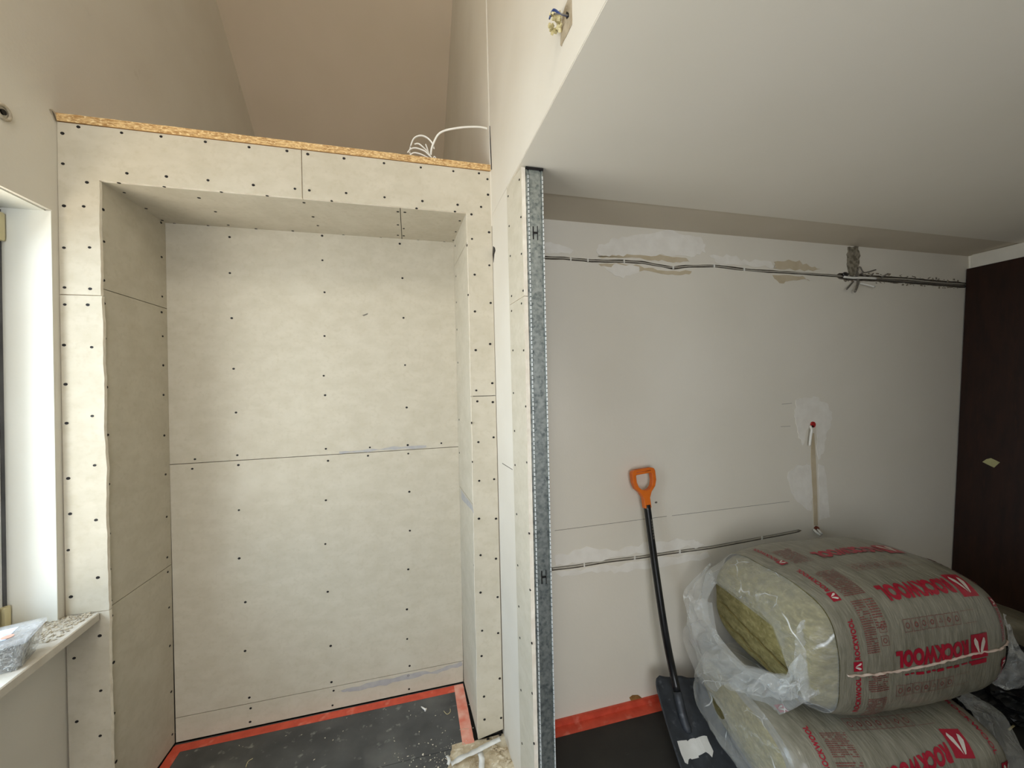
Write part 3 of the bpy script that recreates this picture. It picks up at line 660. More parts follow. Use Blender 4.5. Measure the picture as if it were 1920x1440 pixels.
# ------------------------------------------------------------------ right wall trim and the leaning brown board
bm=B(); box(bm,3.372,3.389,-.6,1.62,2.163,2.244); struct(link('trim_1',bm,mat('white trim',(214,208,194),(206,200,186),.6,8)))
bt,bb=Vector((3.357,1.640,2.161)),Vector((3.125,1.640,.232))
dn=(bb-bt).normalized(); nrm=Vector((dn.z,0,-dn.x)); 
if nrm.x>0: nrm=-nrm
bm=B(); tk=.019
a=[bt,bb,bb+Vector((0,-.95,0)),bt+Vector((0,-.95,0))]
prism(bm,a,-nrm*tk,0,0); bmesh.ops.bevel(bm,geom=bm.edges[:],offset=.001,segments=1)
BB=thing('brown_board','dark brown veneered board leaning against the right wall','board',tuple(bb))
link('panel',bm,M_brown,BB)
def LPn(u,v):
    r=ray(u,v); return O+r*((bt-O).dot(nrm)/r.dot(nrm))
patch('masking_tape_scrap',[(1842,866),(1850,861),(1858,859),(1875,867),(1864,877)],M_mask,BB,plane=LPn,nrm=nrm,jit=.0008,sub=2,h=.0012)['label']='pale masking tape scrap'
BB.children[-1].matrix_parent_inverse=Matrix.Translation(-bb)
# ------------------------------------------------------------------ floor tapes
tp=thing('floor_tape','orange-red tape stuck round the floor edge inside the plasterboard niche','tape',(-.4,1.98,0))
def flat(name,pts,m,z=.0012,parent=None):
    bm=B(); prism(bm,[(x,y,z) for x,y in pts],(0,0,-.001),0,0); return link(name,bm,m,parent)
def strip(a,b,w0,w1,side,n=30,jit=.0015):
    a=Vector((*a,0));b=Vector((*b,0)); s=Vector(side).to_3d(); A=[];Bq=[]
    for i in range(n+1):
        t_=i/n; p=a.lerp(b,t_); A.append((p.x+s.x*jit*nz((t_*20,1,0)),p.y+s.y*jit*nz((t_*20,1,0)))); q=p+s*(w0+(w1-w0)*t_); Bq.append((q.x,q.y))
    return A+Bq[::-1]
flat('tape_strip',strip((-1.008,2.006),(.222,2.008),.040,.043,(0,-1)),M_tape,parent=tp)
flat('tape_strip',strip((-1.012,2.0),(-1.02,1.40),.040,.040,(1,0)),M_tape,z=.0018,parent=tp)
flat('tape_strip',strip((.224,2.005),(.228,1.665),.046,.05,(-1,0)),M_tapedusty,z=.0018,parent=tp)['label']='dust-covered end of the tape'
tp=thing('floor_tape','orange-red tape along the foot of the back wall left of the shovel','tape',(.8,1.62,0))
o=flat('tape_strip',strip((.47,1.640),(1.25,1.640),.050,.055,(0,-1)),M_tape,parent=tp)
bm=B(); box(bm,.47,1.9,1.636,1.6455,.0,.028); link('upturned_strip',bm,M_tape,tp)
# ------------------------------------------------------------------ insulation packs
def superel(a,b,n,N=160):
    pts=[]
    for i in range(N):
        t_=2*math.pi*i/N - math.pi/2*0
        cx,sy=math.sin(t_),math.cos(t_)   # starts at the top
        pts.append((math.copysign(abs(cx)**(2/n),cx)*a,math.copysign(abs(sy)**(2/n),sy)*b))
    # resample by arc length
    L=[0]
    for i in range(N):
        p,q=pts[i],pts[(i+1)%N]; L.append(L[-1]+math.hypot(q[0]-p[0],q[1]-p[1]))
    return pts,L
class Pack:
    def __init__(s,name,label,c,yaw,L,W,H,pitch=0,nexp=3.4,seed=0,taper=(.0,.0),group=None,roll=0,sag=0):
        s.root=thing(name,label,'insulation pack',tuple(c),group); s.c=Vector(c); s.L=L;s.W=W;s.H=H;s.seed=seed;s.sag=sag
        s.rot=Matrix.Rotation(yaw,4,'Z')@Matrix.Rotation(pitch,4,'Y')@Matrix.Rotation(roll,4,'X')
        s.pts,s.arc=superel(W/2,H/2,nexp); s.per=s.arc[-1]
    def k(s,x):
        t_=abs(2*x/s.L); t_=min(t_,1)
        kk=(1-.92*t_**7)**(1/3.2) if t_<1 else .08**(1/3.2)
        return kk
    def loc(s,x,q,off=0):
        """x along the pack, q = arc length from the middle of the top, + towards the viewer (-y)"""
        q=q%s.per; lo,hi=0,len(s.arc)-1
        while hi-lo>1:
            m=(lo+hi)//2
            if s.arc[m]<=q: lo=m
            else: hi=m
        t_=(q-s.arc[lo])/(s.arc[hi]-s.arc[lo]); p=s.pts[lo%len(s.pts)]; p2=s.pts[hi%len(s.pts)]
        yy=p[0]+(p2[0]-p[0])*t_; zz=p[1]+(p2[1]-p[1])*t_
        dn=.0045*nz((x*5+s.seed,yy*9,zz*9))+.0022*nz((x*26+s.seed,yy*3,zz*3))
        bul=.93+.09*math.cos(math.pi*x/s.L)
        kk=s.k(x); yy*=(kk*.35+.65) * (bul*.5+.5); zz*=kk*bul
        r=Vector((0,yy,zz)); 
        rn=r.normalized() if r.length>0 else Vector((0,0,1))
        r=r+rn*(off+dn); r.x=x; r.y=-r.y
        if s.sag: r.z-=s.sag*(1-(2*x/s.L)**2)*max(0,math.copysign(1,zz))*abs(zz)/(s.H/2)
        return r
    def w(s,p): return s.rot@Vector(p)+s.c
    def P(s,x,q,off=0): return s.w(s.loc(x,q,off))
    def body(s,x0,x1,mat_,name='wrapping',nx=90,nq=120,off=0,capL=True,capR=True):
        bm=B(); rings=[]
        for i in range(nx+1):
            u=i/nx; u=.5-.5*math.cos(math.pi*u); x=x0+(x1-x0)*u
            rings.append([bm.verts.new(s.P(x,s.per*j/nq,off)) for j in range(nq)])
        for a,b in zip(rings,rings[1:]):
            for j in range(nq): bm.faces.new((a[j],a[(j+1)%nq],b[(j+1)%nq],b[j]))
        for cap,r,xx in ((capL,rings[0],x0),(capR,rings[-1],x1)):
            if cap:
                cc=bm.verts.new(s.w((xx+(.012 if xx>0 else -.012),0,0)))
                for j in range(nq): bm.faces.new((r[j],r[(j+1)%nq],cc))
        bmesh.ops.recalc_face_normals(bm,faces=bm.faces)
        return link(name,bm,mat_,s.root,True)
    def flat2(s,verts,faces,x,q,dirx,dirq,mat_,name,off=.0022,cut=.02):
        """verts: 2-D print coordinates; reading direction dirx=(dx,dq), glyph-up dirq=(dx,dq)"""
        bm=B(); vs=[bm.verts.new((a,b,0)) for a,b in verts]
        for f in faces:
            try: bm.faces.new([vs[i] for i in f])
            except ValueError: pass
        xs_=[v[0] for v in verts]; ys_=[v[1] for v in verts]
        for k in range(int(min(xs_)/cut)-1,int(max(xs_)/cut)+2):
            bmesh.ops.bisect_plane(bm,geom=bm.verts[:]+bm.edges[:]+bm.faces[:],plane_co=(k*cut,0,0),plane_no=(1,0,0))
        for k in range(int(min(ys_)/cut)-1,int(max(ys_)/cut)+2):
            bmesh.ops.bisect_plane(bm,geom=bm.verts[:]+bm.edges[:]+bm.faces[:],plane_co=(0,k*cut,0),plane_no=(0,1,0))
        for v in bm.verts:
            a,b=v.co.x,v.co.y; v.co=s.P(x+dirx[0]*a+dirq[0]*b,q+dirx[1]*a+dirq[1]*b,off)
        return link(name,bm,mat_,s.root)
FONTCACHE={}
def textmesh(txt,h,width=None,bold=.02):
    key=(txt,h,width)
    if key in FONTCACHE: return FONTCACHE[key]
    cu=bpy.data.curves.new('t','FONT'); cu.body=txt; cu.size=1; cu.offset=bold; cu.resolution_u=3; cu.fill_mode='FRONT'; cu.space_character=1.05
    ob=bpy.data.objects.new('t',cu); C.objects.link(ob); bpy.context.view_layer.update()
    me=ob.evaluated_get(bpy.context.evaluated_depsgraph_get()).to_mesh()
    V=[(v.co.x,v.co.y) for v in me.vertices]; Fc=[tuple(p.vertices) for p in me.polygons]
    bpy.data.objects.remove(ob); bpy.data.curves.remove(cu)
    x0=min(v[0] for v in V); x1=max(v[0] for v in V); y0=min(v[1] for v in V); y1=max(v[1] for v in V)
    sy=h/(y1-y0); sx_=(width/(x1-x0)) if width else sy
    V=[((a-x0)*sx_,(b-y0)*sy) for a,b in V]; FONTCACHE[key]=(V,Fc); return V,Fc
def rects(lst):
    V=[];Fc=[]
    for x0,y0,x1,y1 in lst:
        n=len(V); V+=[(x0,y0),(x1,y0),(x1,y1),(x0,y1)]; Fc.append((n,n+1,n+2,n+3))
    return V,Fc
def poly(pts): return list(pts),[tuple(range(len(pts)))]
def logo(pk,x,q,w_,h_,dx,dq,m1=M_print):
    V,Fc=rects([(0,0,w_,h_)]); pk.flat2(V,Fc,x,q,dx,dq,m1,'logo_panel',.0022)
    for pts in ([(.47,.14),(.40,.16),(.16,.62),(.20,.80),(.30,.84),(.42,.62),(.48,.36)],[(.53,.14),(.56,.40),(.62,.70),(.78,.88),(.86,.78),(.82,.62)]):
        pk.flat2([(a*w_,(1-b)*h_) for a,b in pts],[tuple(range(len(pts)))],x,q,dx,dq,M_printw,'logo_leaf',.0034)
def bigword(pk,x,q,w_=.30,h_=.055):   # upside down: reads towards -x, glyph-up towards +q; x,q = start corner (at the logo side)
    dx,dq=(-1,0),(0,1)
    logo(pk,x+.082,q-.012,.076,.082,dx,dq)
    V,Fc=textmesh('ROCKWOOL',h_,w_,.065); pk.flat2(V,Fc,x-.006,q,dx,dq,M_print,'printed_word',.0024)
def smallword(pk,x,q,up=True,w_=.125,h_=.018,lg=True):
    dx,dq=((0,-1),(-1,0)) if up else ((0,1),(1,0))
    sg=-1 if up else 1
    if lg: logo(pk,x+(.006 if up else -.006),q,.032,.030,dx,dq)
    V,Fc=textmesh('ROCKWOOL',h_,w_,.03); pk.flat2(V,Fc,x,q+sg*.038,dx,dq,M_print,'printed_word',.0024)
def pictos(pk,x,q,n=7,w_=.030,h_=.038,lines=True,m=None):
    m=m or M_printl; t_=.0012; L_=[]
    for i in range(n):
        a=i*(w_+.0035); L_+=[(a,0,a+w_,t_),(a,h_-t_,a+w_,h_),(a,0,a+t_,h_),(a+w_-t_,0,a+w_,h_)]
    if lines:
        a=n*(w_+.0035)+.006; L_+=[(a,0,a+.062,t_*.7),(a,h_,a+.062,h_+t_*.7)]
    V,Fc=rects(L_)
    for i in range(n):   # a small glyph in each square
        cx,cy=i*(w_+.0035)+w_/2,h_/2; r=w_*.28; k=len(V); seg=[10,6,8,5,3,4,10][i%7]
        ro=r*.6 if i%2 else r*.72
        outer=[(cx+math.sin(2*math.pi*j/seg)*r,cy+math.cos(2*math.pi*j/seg)*r*1.1) for j in range(seg)]
        inner=[(cx+math.sin(2*math.pi*j/seg)*ro,cy+math.cos(2*math.pi*j/seg)*ro*1.1) for j in range(seg)]
        V+=outer+inner
        for j in range(seg): Fc.append((k+j,k+(j+1)%seg,k+seg+(j+1)%seg,k+seg+j))
    pk.flat2(V,Fc,x,q,(1,0),(0,-1),m,'pictogram_row',.0023)
def finetext(pk,x,q,w_,h_,rows=14,seed=1):
    rr=random.Random(seed); L_=[]
    for i in range(rows):
        y=h_*i/rows; a=0
        while a<w_:
            l=rr.uniform(.003,.011); 
            if rr.random()<.88: L_.append((a,y,min(a+l,w_),y+h_/rows*.42))
            a+=l+.0015
    V,Fc=rects(L_); pk.flat2(V,Fc,x,q,(1,0),(0,1),M_printl,'fine_print',.0023,cut=.05)
# ---- upper pack
P1=Pack('insulation_pack','upper film-wrapped mineral wool pack with red lettering and a torn open end','',0,0,0,0) if False else None
P1=Pack('insulation_pack','upper insulation pack with red lettering and torn clear end showing olive wool',(1.665,1.205,.562),math.radians(-5),.82,.56,.46,seed=3,nexp=3.6)
XL=-.33
P1.body(XL,.40,M_pack,capL=False)
wb1=P1.body(-.395,-.05,M_wool,'wool_slab',nx=30,nq=90,off=-.012); wb1['label']='bare olive rock wool'
# cracks between the slabs on the open end
bm=B()
for zz,se in ((-.045,0),(-.11,4)):
    pts=[]
    for i in range(28):
        y=-.19+.38*i/27; z=zz+.05*math.sin(y*4)+.012*nz((y*20,se,1)); pts.append(P1.w((-.409,y,z)))
    tube(bm,pts,[.0022+.0016*nz((i*.7,se,2)) for i in range(28)],6)
link('slab_joint',bm,M_woold,P1.root)
for bq,bx_ in ((.397,.175),(.198,.20),(-.04,.195)): bigword(P1,bx_,bq)
for bq in (.345,.125,.545): pictos(P1,-.085 if bq<.5 else -.13,bq)
for qq in (.445,.225,.01): smallword(P1,-.262,qq,up=True)
smallword(P1,-.262,.63,up=True,lg=False)
for qq in (.27,.06,.50): smallword(P1,.335,qq,up=False)
for k,(a,b,c_,d_,r_) in enumerate(((-.24,.10,.085,.12,18),(-.235,.235,.045,.16,24),(-.185,.235,.035,.09,12),(-.235,.46,.075,.06,9),(-.235,.54,.07,.09,14),(-.24,-.09,.085,.12,16))): finetext(P1,a,b,c_,d_,r_,k+2)
for a,b in ((-.178,.335),(-.178,.375)): pictos(P1,a,b,n=1,w_=.026,h_=.03,lines=False)
rr_=random.Random(4); L_=[]; a=-.10
while a<.17:
    l=rr_.uniform(.012,.03); L_.append((a,0,a+l,rr_.uniform(.004,.010))); a+=l+rr_.uniform(.004,.012)
L_.append((.18,0,.25,.016)); V,Fc=rects(L_); P1.flat2(V,Fc,0,.472,(1,0),(0,1),M_print,'overlapped_print',.0026)
# seam
bm=B(); A=[];Bv=[]
nS=150
for i in range(nS+1):
    x=-.31+.70*i/nS; q=.452+.018*nz((x*4,1,1))+.004*nz((x*40,1,1)) -.015*x
    A.append(bm.verts.new(P1.P(x,q,.001))); Bv.append(bm.verts.new(P1.P(x,q+.004+.005*nz((x*50,7,2)),.006+.005*nz((x*45,2,2))))); 
for i in range(nS): bm.faces.new((A[i],A[i+1],Bv[i+1],Bv[i]))
o=link('welded_seam',bm,M_seam,P1.root,True); o.modifiers.new('s','SOLIDIFY').thickness=.0012
# clear film over the open end: rim -> hole edge
def endcap(pk,x0,hole,m,side=-1,bulge=.07,name='clear_film',nr=46,nth=150,seed=0,amp=.012):
    bm=B(); rings=[]
    for i in range(nr+1):
        t_=i/nr; row=[]
        for j in range(nth):
            q=pk.per*j/nth; a=pk.loc(x0,q,.004+.002*t_)
            hy,hz,hx=hole(j/nth*2*math.pi)
            e=t_**.85
            p=Vector((a.x,a.y+(hy-a.y)*e,a.z+(hz-a.z)*e))
            xx=x0+(hx-x0)*math.sin(min(1,t_*1.25)*math.pi/2)
            p.x=xx+side*bulge*math.sin(math.pi*min(1,t_))*.5
            # creases radiate and wander, ridged noise
            f=math.sin(math.pi*min(1,t_*1.1+.04))
            rd=1-abs(nz((p.y*11+seed,p.z*11,t_*2)))*2
            rd2=1-abs(nz((p.y*26+seed,p.z*26,5)))*2
            p.x+=side*amp*f*(rd*1.0+rd2*.45)
            row.append(bm.verts.new(pk.w(p)))
        rings.append(row)
    for a,b in zip(rings,rings[1:]):
        for j in range(nth): bm.faces.new((a[j],a[(j+1)%nth],b[(j+1)%nth],b[j]))
    return link(name,bm,m,pk.root,False)
def on_end(pk,u,v,xl):
    """point of the photo's line of sight on the pack's own plane x = xl, in pack coordinates"""
    inv=pk.rot.inverted(); o_=inv@(O-pk.c); r=inv@(ray(u,v)); t_=(xl-o_.x)/r.x; p=o_+r*t_; return p
hp=[(1341,1093),(1380,1122),(1420,1152),(1447,1174),(1457,1200),(1470,1235),(1483,1264),(1452,1262),(1422,1252),(1396,1246),(1372,1222),(1350,1195),(1330,1160),(1327,1125)]
hl=[on_end(P1,u,v,-.425) for u,v in hp]
hc=sum(hl,Vector())/len(hl)
def hole1(th):
    # th runs over the top, then towards the viewer (-y)
    best=None; d_=(-math.sin(th),math.cos(th))
    # ray from the centre of the opening to its outline
    for i in range(len(hl)):
        a=hl[i]-hc; b=hl[(i+1)%len(hl)]-hc; ex,ez=b.y-a.y,b.z-a.z
        den=d_[0]*ez-d_[1]*ex
        if abs(den)<1e-9: continue
        t_=(a.y*ez-a.z*ex)/den; u_=(a.y*d_[1]-a.z*d_[0])/den
        if t_>0 and -1e-6<=u_<=1+1e-6: best=t_ if best is None else max(best,t_)
    t_=best or .03
    return (hc.y+d_[0]*t_,hc.z+d_[1]*t_,-.425)
endcap(P1,XL-.005,hole1,M_film2,seed=2,amp=.012,bulge=.05,nth=220)
# loose crumpled film hanging round the torn end
def drape(pk,curve0,curve1,m,name='loose_film',nu=110,nv=34,amp=.02,seed=0,fq=.8):
    bm=B(); rows=[]
    for j in range(nv+1):
        t_=j/nv; row=[]
        for i in range(nu+1):
            s_=i/nu; a=Vector(curve0(s_)); b=Vector(curve1(s_)); p=a.lerp(b,t_)
            k=math.sin(math.pi*t_)**.6*.9+.35*t_
            d1=nz((s_*7*fq+seed,t_*1.6,seed)); d2=nz((s_*17*fq+seed,t_*3.5*fq,1)); d3=nz((s_*31*fq+seed,t_*2.2,1)); d4=nz((s_*9*fq,t_*2,seed+4))
            rd=1-abs(d1)*2.6; rd2=1-abs(d2)*2.4
            p+=Vector((-(.8*rd+.45*rd2)*amp*k, .5*d3*amp*k,(.5*d3+1.4*d4)*amp*k))
            row.append(bm.verts.new(pk.w(p)))
        rows.append(row)
    for a,b in zip(rows,rows[1:]):
        for i in range(nu): bm.faces.new((a[i],a[i+1],b[i+1],b[i]))
    return link(name,bm,m,pk.root,False)
def lerpc(pts):
    sp=smoothpath(pts,8)
    def f(t_):
        k=t_*(len(sp)-1); i=min(int(k),len(sp)-2); return sp[i].lerp(sp[i+1],k-i)
    return f
def pxc(pk,l): return lerpc([on_end(pk,u,v,x) for u,v,x in l])
drape(P1,pxc(P1,[(1345,1092,-.42),(1327,1122,-.43),(1330,1160,-.43),(1352,1197,-.43),(1374,1224,-.43),(1398,1248,-.43),(1424,1254,-.43),(1454,1264,-.43),(1484,1266,-.42),(1500,1230,-.40),(1515,1190,-.37)]),
         pxc(P1,[(1330,1055,-.40),(1302,1085,-.46),(1282,1110,-.50),(1290,1165,-.50),(1280,1195,-.50),(1300,1245,-.49),(1325,1285,-.47),(1380,1315,-.45),(1440,1332,-.43),(1470,1338,-.42),(1540,1300,-.37)]),M_film,amp=.022,seed=1,nu=150,nv=40)
drape(P1,pxc(P1,[(1335,1130,-.44),(1350,1200,-.44),(1398,1252,-.44),(1450,1268,-.43),(1488,1262,-.41)]),
         pxc(P1,[(1292,1120,-.47),(1300,1215,-.49),(1350,1280,-.48),(1420,1305,-.46),(1500,1310,-.41)]),M_film,amp=.03,seed=7)
drape(P1,pxc(P1,[(1525,1160,-.35),(1540,1185,-.345),(1545,1240,-.345),(1548,1290,-.345)]),
         pxc(P1,[(1500,1165,-.40),(1492,1200,-.42),(1490,1262,-.43),(1510,1318,-.42)]),M_film,amp=.014,seed=9,nu=80)
drape(P1,pxc(P1,[(1882,1150,.40),(1890,1185,.40),(1890,1225,.40),(1880,1255,.40),(1850,1275,.39)]),
         pxc(P1,[(1896,1170,.45),(1912,1210,.50),(1935,1250,.56),(1915,1290,.54),(1880,1285,.48)]),M_film,amp=.016,seed=12,nu=80,fq=.35)
# ---- lower pack
P2=Pack('insulation_pack','lower insulation pack on the dark floor, squashed under the upper pack beside the shovel',(1.57,1.20,.180),math.radians(-11),.78,.62,.37,seed=9,nexp=3.6,sag=.035)
P2.body(-.37,.375,M_pack,capL=True,capR=True)
wb2=P2.body(-.385,-.33,M_wool,'wool_slab',nx=10,nq=90,off=-.02); wb2['label']='bare olive rock wool'
logo(P2,.232,.25,.066,.078,(-1,-.12),(-.12,1))
V,Fc=textmesh('ROCKWOOL',.055,.25,.065); P2.flat2(V,Fc,.150,.275,(-1,.22),(-.1,1),M_print,'printed_word',.0024)
pictos(P2,-.13,.225,n=7); finetext(P2,-.24,.23,.085,.07,12,9); finetext(P2,-.24,.31,.085,.1,14,11)
smallword(P2,-.265,.37,up=True,lg=False); smallword(P2,.30,.12,up=False,lg=False,w_=.17)
logo(P2,-.285,.155,.032,.030,(0,-1),(-1,0)); logo(P2,.37,.36,.05,.05,(-1,0),(0,1))
def holec(th): return (math.sin(th)*-.04+.02,math.cos(th)*.03+.04,-.44)
endcap(P2,-.360,holec,M_film2,seed=8,amp=.012,bulge=.05)
def pz(pk,l): 
    inv=pk.rot.inverted(); return lerpc([inv@(atZ(u,v,z)-pk.c) for u,v,z in l])
drape(P2,pz(P2,[(1785,1302,.33),(1815,1325,.30),(1835,1365,.24),(1850,1410,.17),(1862,1480,.08)]),
         pz(P2,[(1838,1308,.20),(1880,1338,.15),(1912,1390,.08),(1935,1450,.04),(1940,1520,.01)]),M_film,amp=.022,seed=5,name='clear_film',nu=120,fq=.4)
# ------------------------------------------------------------------ slab under the brown board
SB=Pack('insulation_slab','flat film-wrapped wool slab on the floor under the leaning brown board','' if False else (3.18,1.30,.112),math.radians(90),.62,.38,.235,seed=20,nexp=6)
SB.body(-.31,.31,M_pack)
for o_ in [SB.root]: o_['category']='insulation slab'
bm=B(); 
A=[SB.P(-.28+.56*i/20,.235,.003) for i in range(21)]; Bq=[SB.P(-.28+.56*i/20,.275,.003) for i in range(21)]
va=[bm.verts.new(p) for p in A]; vb=[bm.verts.new(p) for p in Bq]
for i in range(20): bm.faces.new((va[i],va[i+1],vb[i+1],vb[i]))
link('orange_band',bm,M_tape,SB.root)
# dark crumpled bag
bm=B(); c0=Vector((2.66,1.22,.07)); bmesh.ops.create_icosphere(bm,subdivisions=5,radius=1)
for v in bm.verts:
    p=v.co.copy(); d_=1+.28*(1-abs(nz(p*2.2))*2)+.12*nz(p*6); v.co=Vector((p.x*.26*d_,p.y*.17*d_,max(p.z*.10*d_,-.066)))+c0
tag(link('plastic_bag',bm,M_filmdk),'crumpled black plastic bag on the floor right of the packs','bag')
# thin pale cable pieces on the floor
o=cable('floor_cable',[atZ(1795,1316,.006),atZ(1830,1318,.006),atZ(1880,1330,.006),atZ(1925,1350,.006),atZ(1990,1390,.006)],.0035,M_cream,'thin pale cable arching over the dark floor right of the lower pack',n=6)
o=cable('floor_cable',[atZ(1892,1368,.006),atZ(1905,1358,.006),atZ(1925,1354,.006),atZ(1970,1356,.006)],.0035,M_cream,'short pale cable loop on the dark floor at the right edge',n=6)
# ------------------------------------------------------------------ shovel
SH=thing('shovel','black shovel with orange D-grip leaning on the back wall','shovel',(1.07,1.30,0))
g0=atY(1213,950,1.585); bend=atY(1246,1180,1.50); low=atZ(1294,1375,.085); mid=atY(1228,1060,1.552)
shaft=smoothpath([g0+Vector((0,0,.01)),mid,bend,atY(1262,1262,1.475),low+Vector((-.004,.03,.03)),low],8)
bm=B(); nn=len(shaft); tube(bm,shaft[:int(nn*.70)],.0158,16); link('shaft',bm,M_black,SH,True)
bm=B(); k0=int(nn*.70)-1; rr=[.0175]*(nn-k0)
for i in range(4): rr[-1-i]=.0175*(.45+.14*i)
tube(bm,shaft[k0:],rr,16); link('socket',bm,M_blade,SH,True)
# grip
ax=(g0-mid).normalized(); sd=Vector((1,0,0)); sd=(sd-ax*sd.dot(ax)).normalized(); nr=ax.cross(sd).normalized()
outer=[(-.017,0),(-.017,.045),(-.030,.070),(-.052,.092),(-.060,.120),(-.060,.160),(-.055,.170),(-.040,.175),(.040,.178),(.056,.173),(.061,.162),(.060,.120),(.050,.092),(.028,.070),(.016,.045),(.016,0)]
inner=[(0,.079),(-.020,.084),(-.034,.098),(-.041,.120),(-.041,.148),(-.037,.152),(.037,.154),(.041,.150),(.041,.120),(.034,.098),(.020,.084)]
bm=B(); th=.013
def G(p,d): return g0+sd*p[0]+ax*(p[1]-.005)+nr*d
ov=[[bm.verts.new(G(p,d)) for p in outer] for d in (-th,th)]; iv=[[bm.verts.new(G(p,d)) for p in inner] for d in (-th,th)]
for k in (0,1):
    es=[]
    for vs in (ov[k],iv[k]):
        for i in range(len(vs)):
            es.append(bm.edges.new((vs[i],vs[(i+1)%len(vs)])))
    bmesh.ops.triangle_fill(bm,edges=es,use_beauty=True)
for vs in (ov,iv):
    for i in range(len(vs[0])): bm.faces.new((vs[0][i],vs[0][(i+1)%len(vs[0])],vs[1][(i+1)%len(vs[0])],vs[1][i]))
bmesh.ops.recalc_face_normals(bm,faces=bm.faces)
o=link('grip',bm,M_orange,SH); md=o.modifiers.new('b','BEVEL'); md.width=.006; md.segments=3; md.limit_method='ANGLE'; md.angle_limit=math.radians(40)
bm=B(); tube(bm,[G((-.038,.164),0),G((.038,.166),0)],.0135,12); o=link('grip_bar',bm,M_orangew,SH,True); o['label']='worn orange crossbar'
# maker's lettering strip on the shaft: small pale ticks (illegible in the photo)
bm=B(); pA=shaft[2]
for i in range(7):
    p=g0.lerp(mid,.22+.05*i)+Vector((.004,-.0158,0)); box(bm,p.x-.0015,p.x+.0015,p.y-.0006,p.y+.001,p.z-.004,p.z+.004)
link('worn_print',bm,M_dwire,SH)
# blade
bx=Vector((.995,.06,0)).normalized(); T0=Vector((1.135,1.535,.175)); T1=Vector((1.045,1.16,.006)); by=(T1-T0).normalized(); bx=(bx-by*bx.dot(by)).normalized(); bn_=bx.cross(by).normalized()
if bn_.z<0: bn_=-bn_
Lb=(T1-T0).length; nu,nv=26,34; wv=[]
bm=B()
def bw(t_): return .122*((1-(1-t_/.14)**2)**.5*.25+.75) if t_<.14 else .122*(1+.05*t_)
for j in range(nv+1):
    t_=j/nv; row=[]
    for i in range(nu+1):
        s_=-1+2*i/nu; hgt=.012*abs(s_)**3+.012*math.cos(s_*math.pi/2)**8*(1-t_)**1.2*1.2 - .02*math.sin(t_*math.pi)
        row.append(bm.verts.new(T0+by*(t_*Lb)+bx*(s_*bw(t_))+bn_*hgt))
    wv.append(row)
for a,b in zip(wv,wv[1:]):
    for i in range(nu): bm.faces.new((a[i],a[i+1],b[i+1],b[i]))
o=link('blade',bm,M_blade,SH,True); o.modifiers.new('s','SOLIDIFY').thickness=.0025
lab=[(1271,1387),(1280,1385),(1289,1384),(1291,1386),(1296,1382),(1303,1381),(1305,1382),(1312,1379),(1322,1376),(1327,1377),(1332,1390),(1339,1405),(1337,1417),(1330,1410),(1325,1407),(1318,1411),(1311,1414),(1312,1417),(1305,1419),(1299,1421),(1296,1419),(1293,1421),(1291,1431),(1285,1428),(1278,1412)]
def BPn(u,v):
    r=ray(u,v); t_=(T0-O).dot(bn_)/r.dot(bn_); p=O+r*t_
    tt=(p-T0).dot(by)/Lb; ss=(p-T0).dot(bx)/bw(max(.2,tt)); return p+bn_*(.012*abs(ss)**3+.0+.012*max(0,math.cos(ss*math.pi/2))**8*(1-tt)**1.2*1.2-.02*math.sin(tt*math.pi)+.003)
patch('torn_label',lab,M_sticker,SH,plane=BPn,nrm=bn_,jit=.0008,sub=2,h=.001)['label']='torn white paper label'
# ------------------------------------------------------------------ screw tub on the sill
b0=atZ(38,1254,.768); b1_=atZ(70,1216,.768); ev=(b0-b1_); ev.z=0; Lt=ev.length; ev.normalize(); sv=Vector((ev.y,-ev.x,0))
if sv.x>0: sv=-sv
TB=thing('screw_tub','clear plastic tub of zinc screws with a blue label on the window sill','tub',tuple(b0))
hT=.072; fl=.012; Wt=.20
def corners(z,o_): 
    c_=[b1_-ev*o_-sv*o_, b0+ev*o_-sv*o_, b0+ev*o_+sv*(Wt+o_), b1_-ev*o_+sv*(Wt+o_)]
    return [Vector((p.x,p.y,.768+z)) for p in c_]
def rr_box(lo,hi,o0,o1,m,name,bev=.01):
    bm=B(); hexa(bm,corners(lo,o0),corners(hi,o1)); bmesh.ops.recalc_face_normals(bm,faces=bm.faces); bmesh.ops.bevel(bm,geom=bm.edges[:],offset=bev,segments=3); return link(name,bm,m,TB,True)
rr_box(0,hT,0,fl,M_tub,'tub'); rr_box(hT,hT+.009,fl+.004,fl+.003,M_tub,'lid',.003)
bm=B(); prism(bm,[p*.70+sum((q for q in corners(hT+.0102,0)),Vector())/4*.30 for p in corners(hT+.0102,0)],(0,0,-.0008),0,0); link('label',bm,M_lbl,TB)
cs=corners(hT+.011,0); bm=B(); A0=cs[1].lerp(cs[2],.16); bmesh.ops.create_circle(bm,cap_ends=True,segments=20,radius=.012,matrix=Matrix.Translation(A0-ev*.03+Vector((0,0,.0)))); link('label_print',bm,M_lblo,TB)
bm=B(); cc=sum((q for q in corners(0,0)),Vector())/4
for i in range(1100):
    s_,t_,h_=R(),R(),U(.004,hT-.006)
    if i%2: 
        if R()<.6: t_=U(0,.05)
        else: s_=random.choice((U(0,.04),U(.96,1)))
    p=b1_+ev*(Lt*(.03+.94*s_))+sv*(Wt*(.02+.96*t_)); p=Vector((p.x,p.y,.768+h_))
    d_=Vector((U(-1,1),U(-1,1),U(-.6,.6))).normalized(); 
    if t_<.06: d_=(ev*U(-1,1)+Vector((0,0,U(-1,1)))).normalized()
    L_=U(.006,.011)
    tube(bm,[p-d_*L_,p+d_*L_],.0016,4)
o=link('screw_fill',bm,M_zinc,TB); o['kind']='stuff'; o['label']='loose zinc screws'
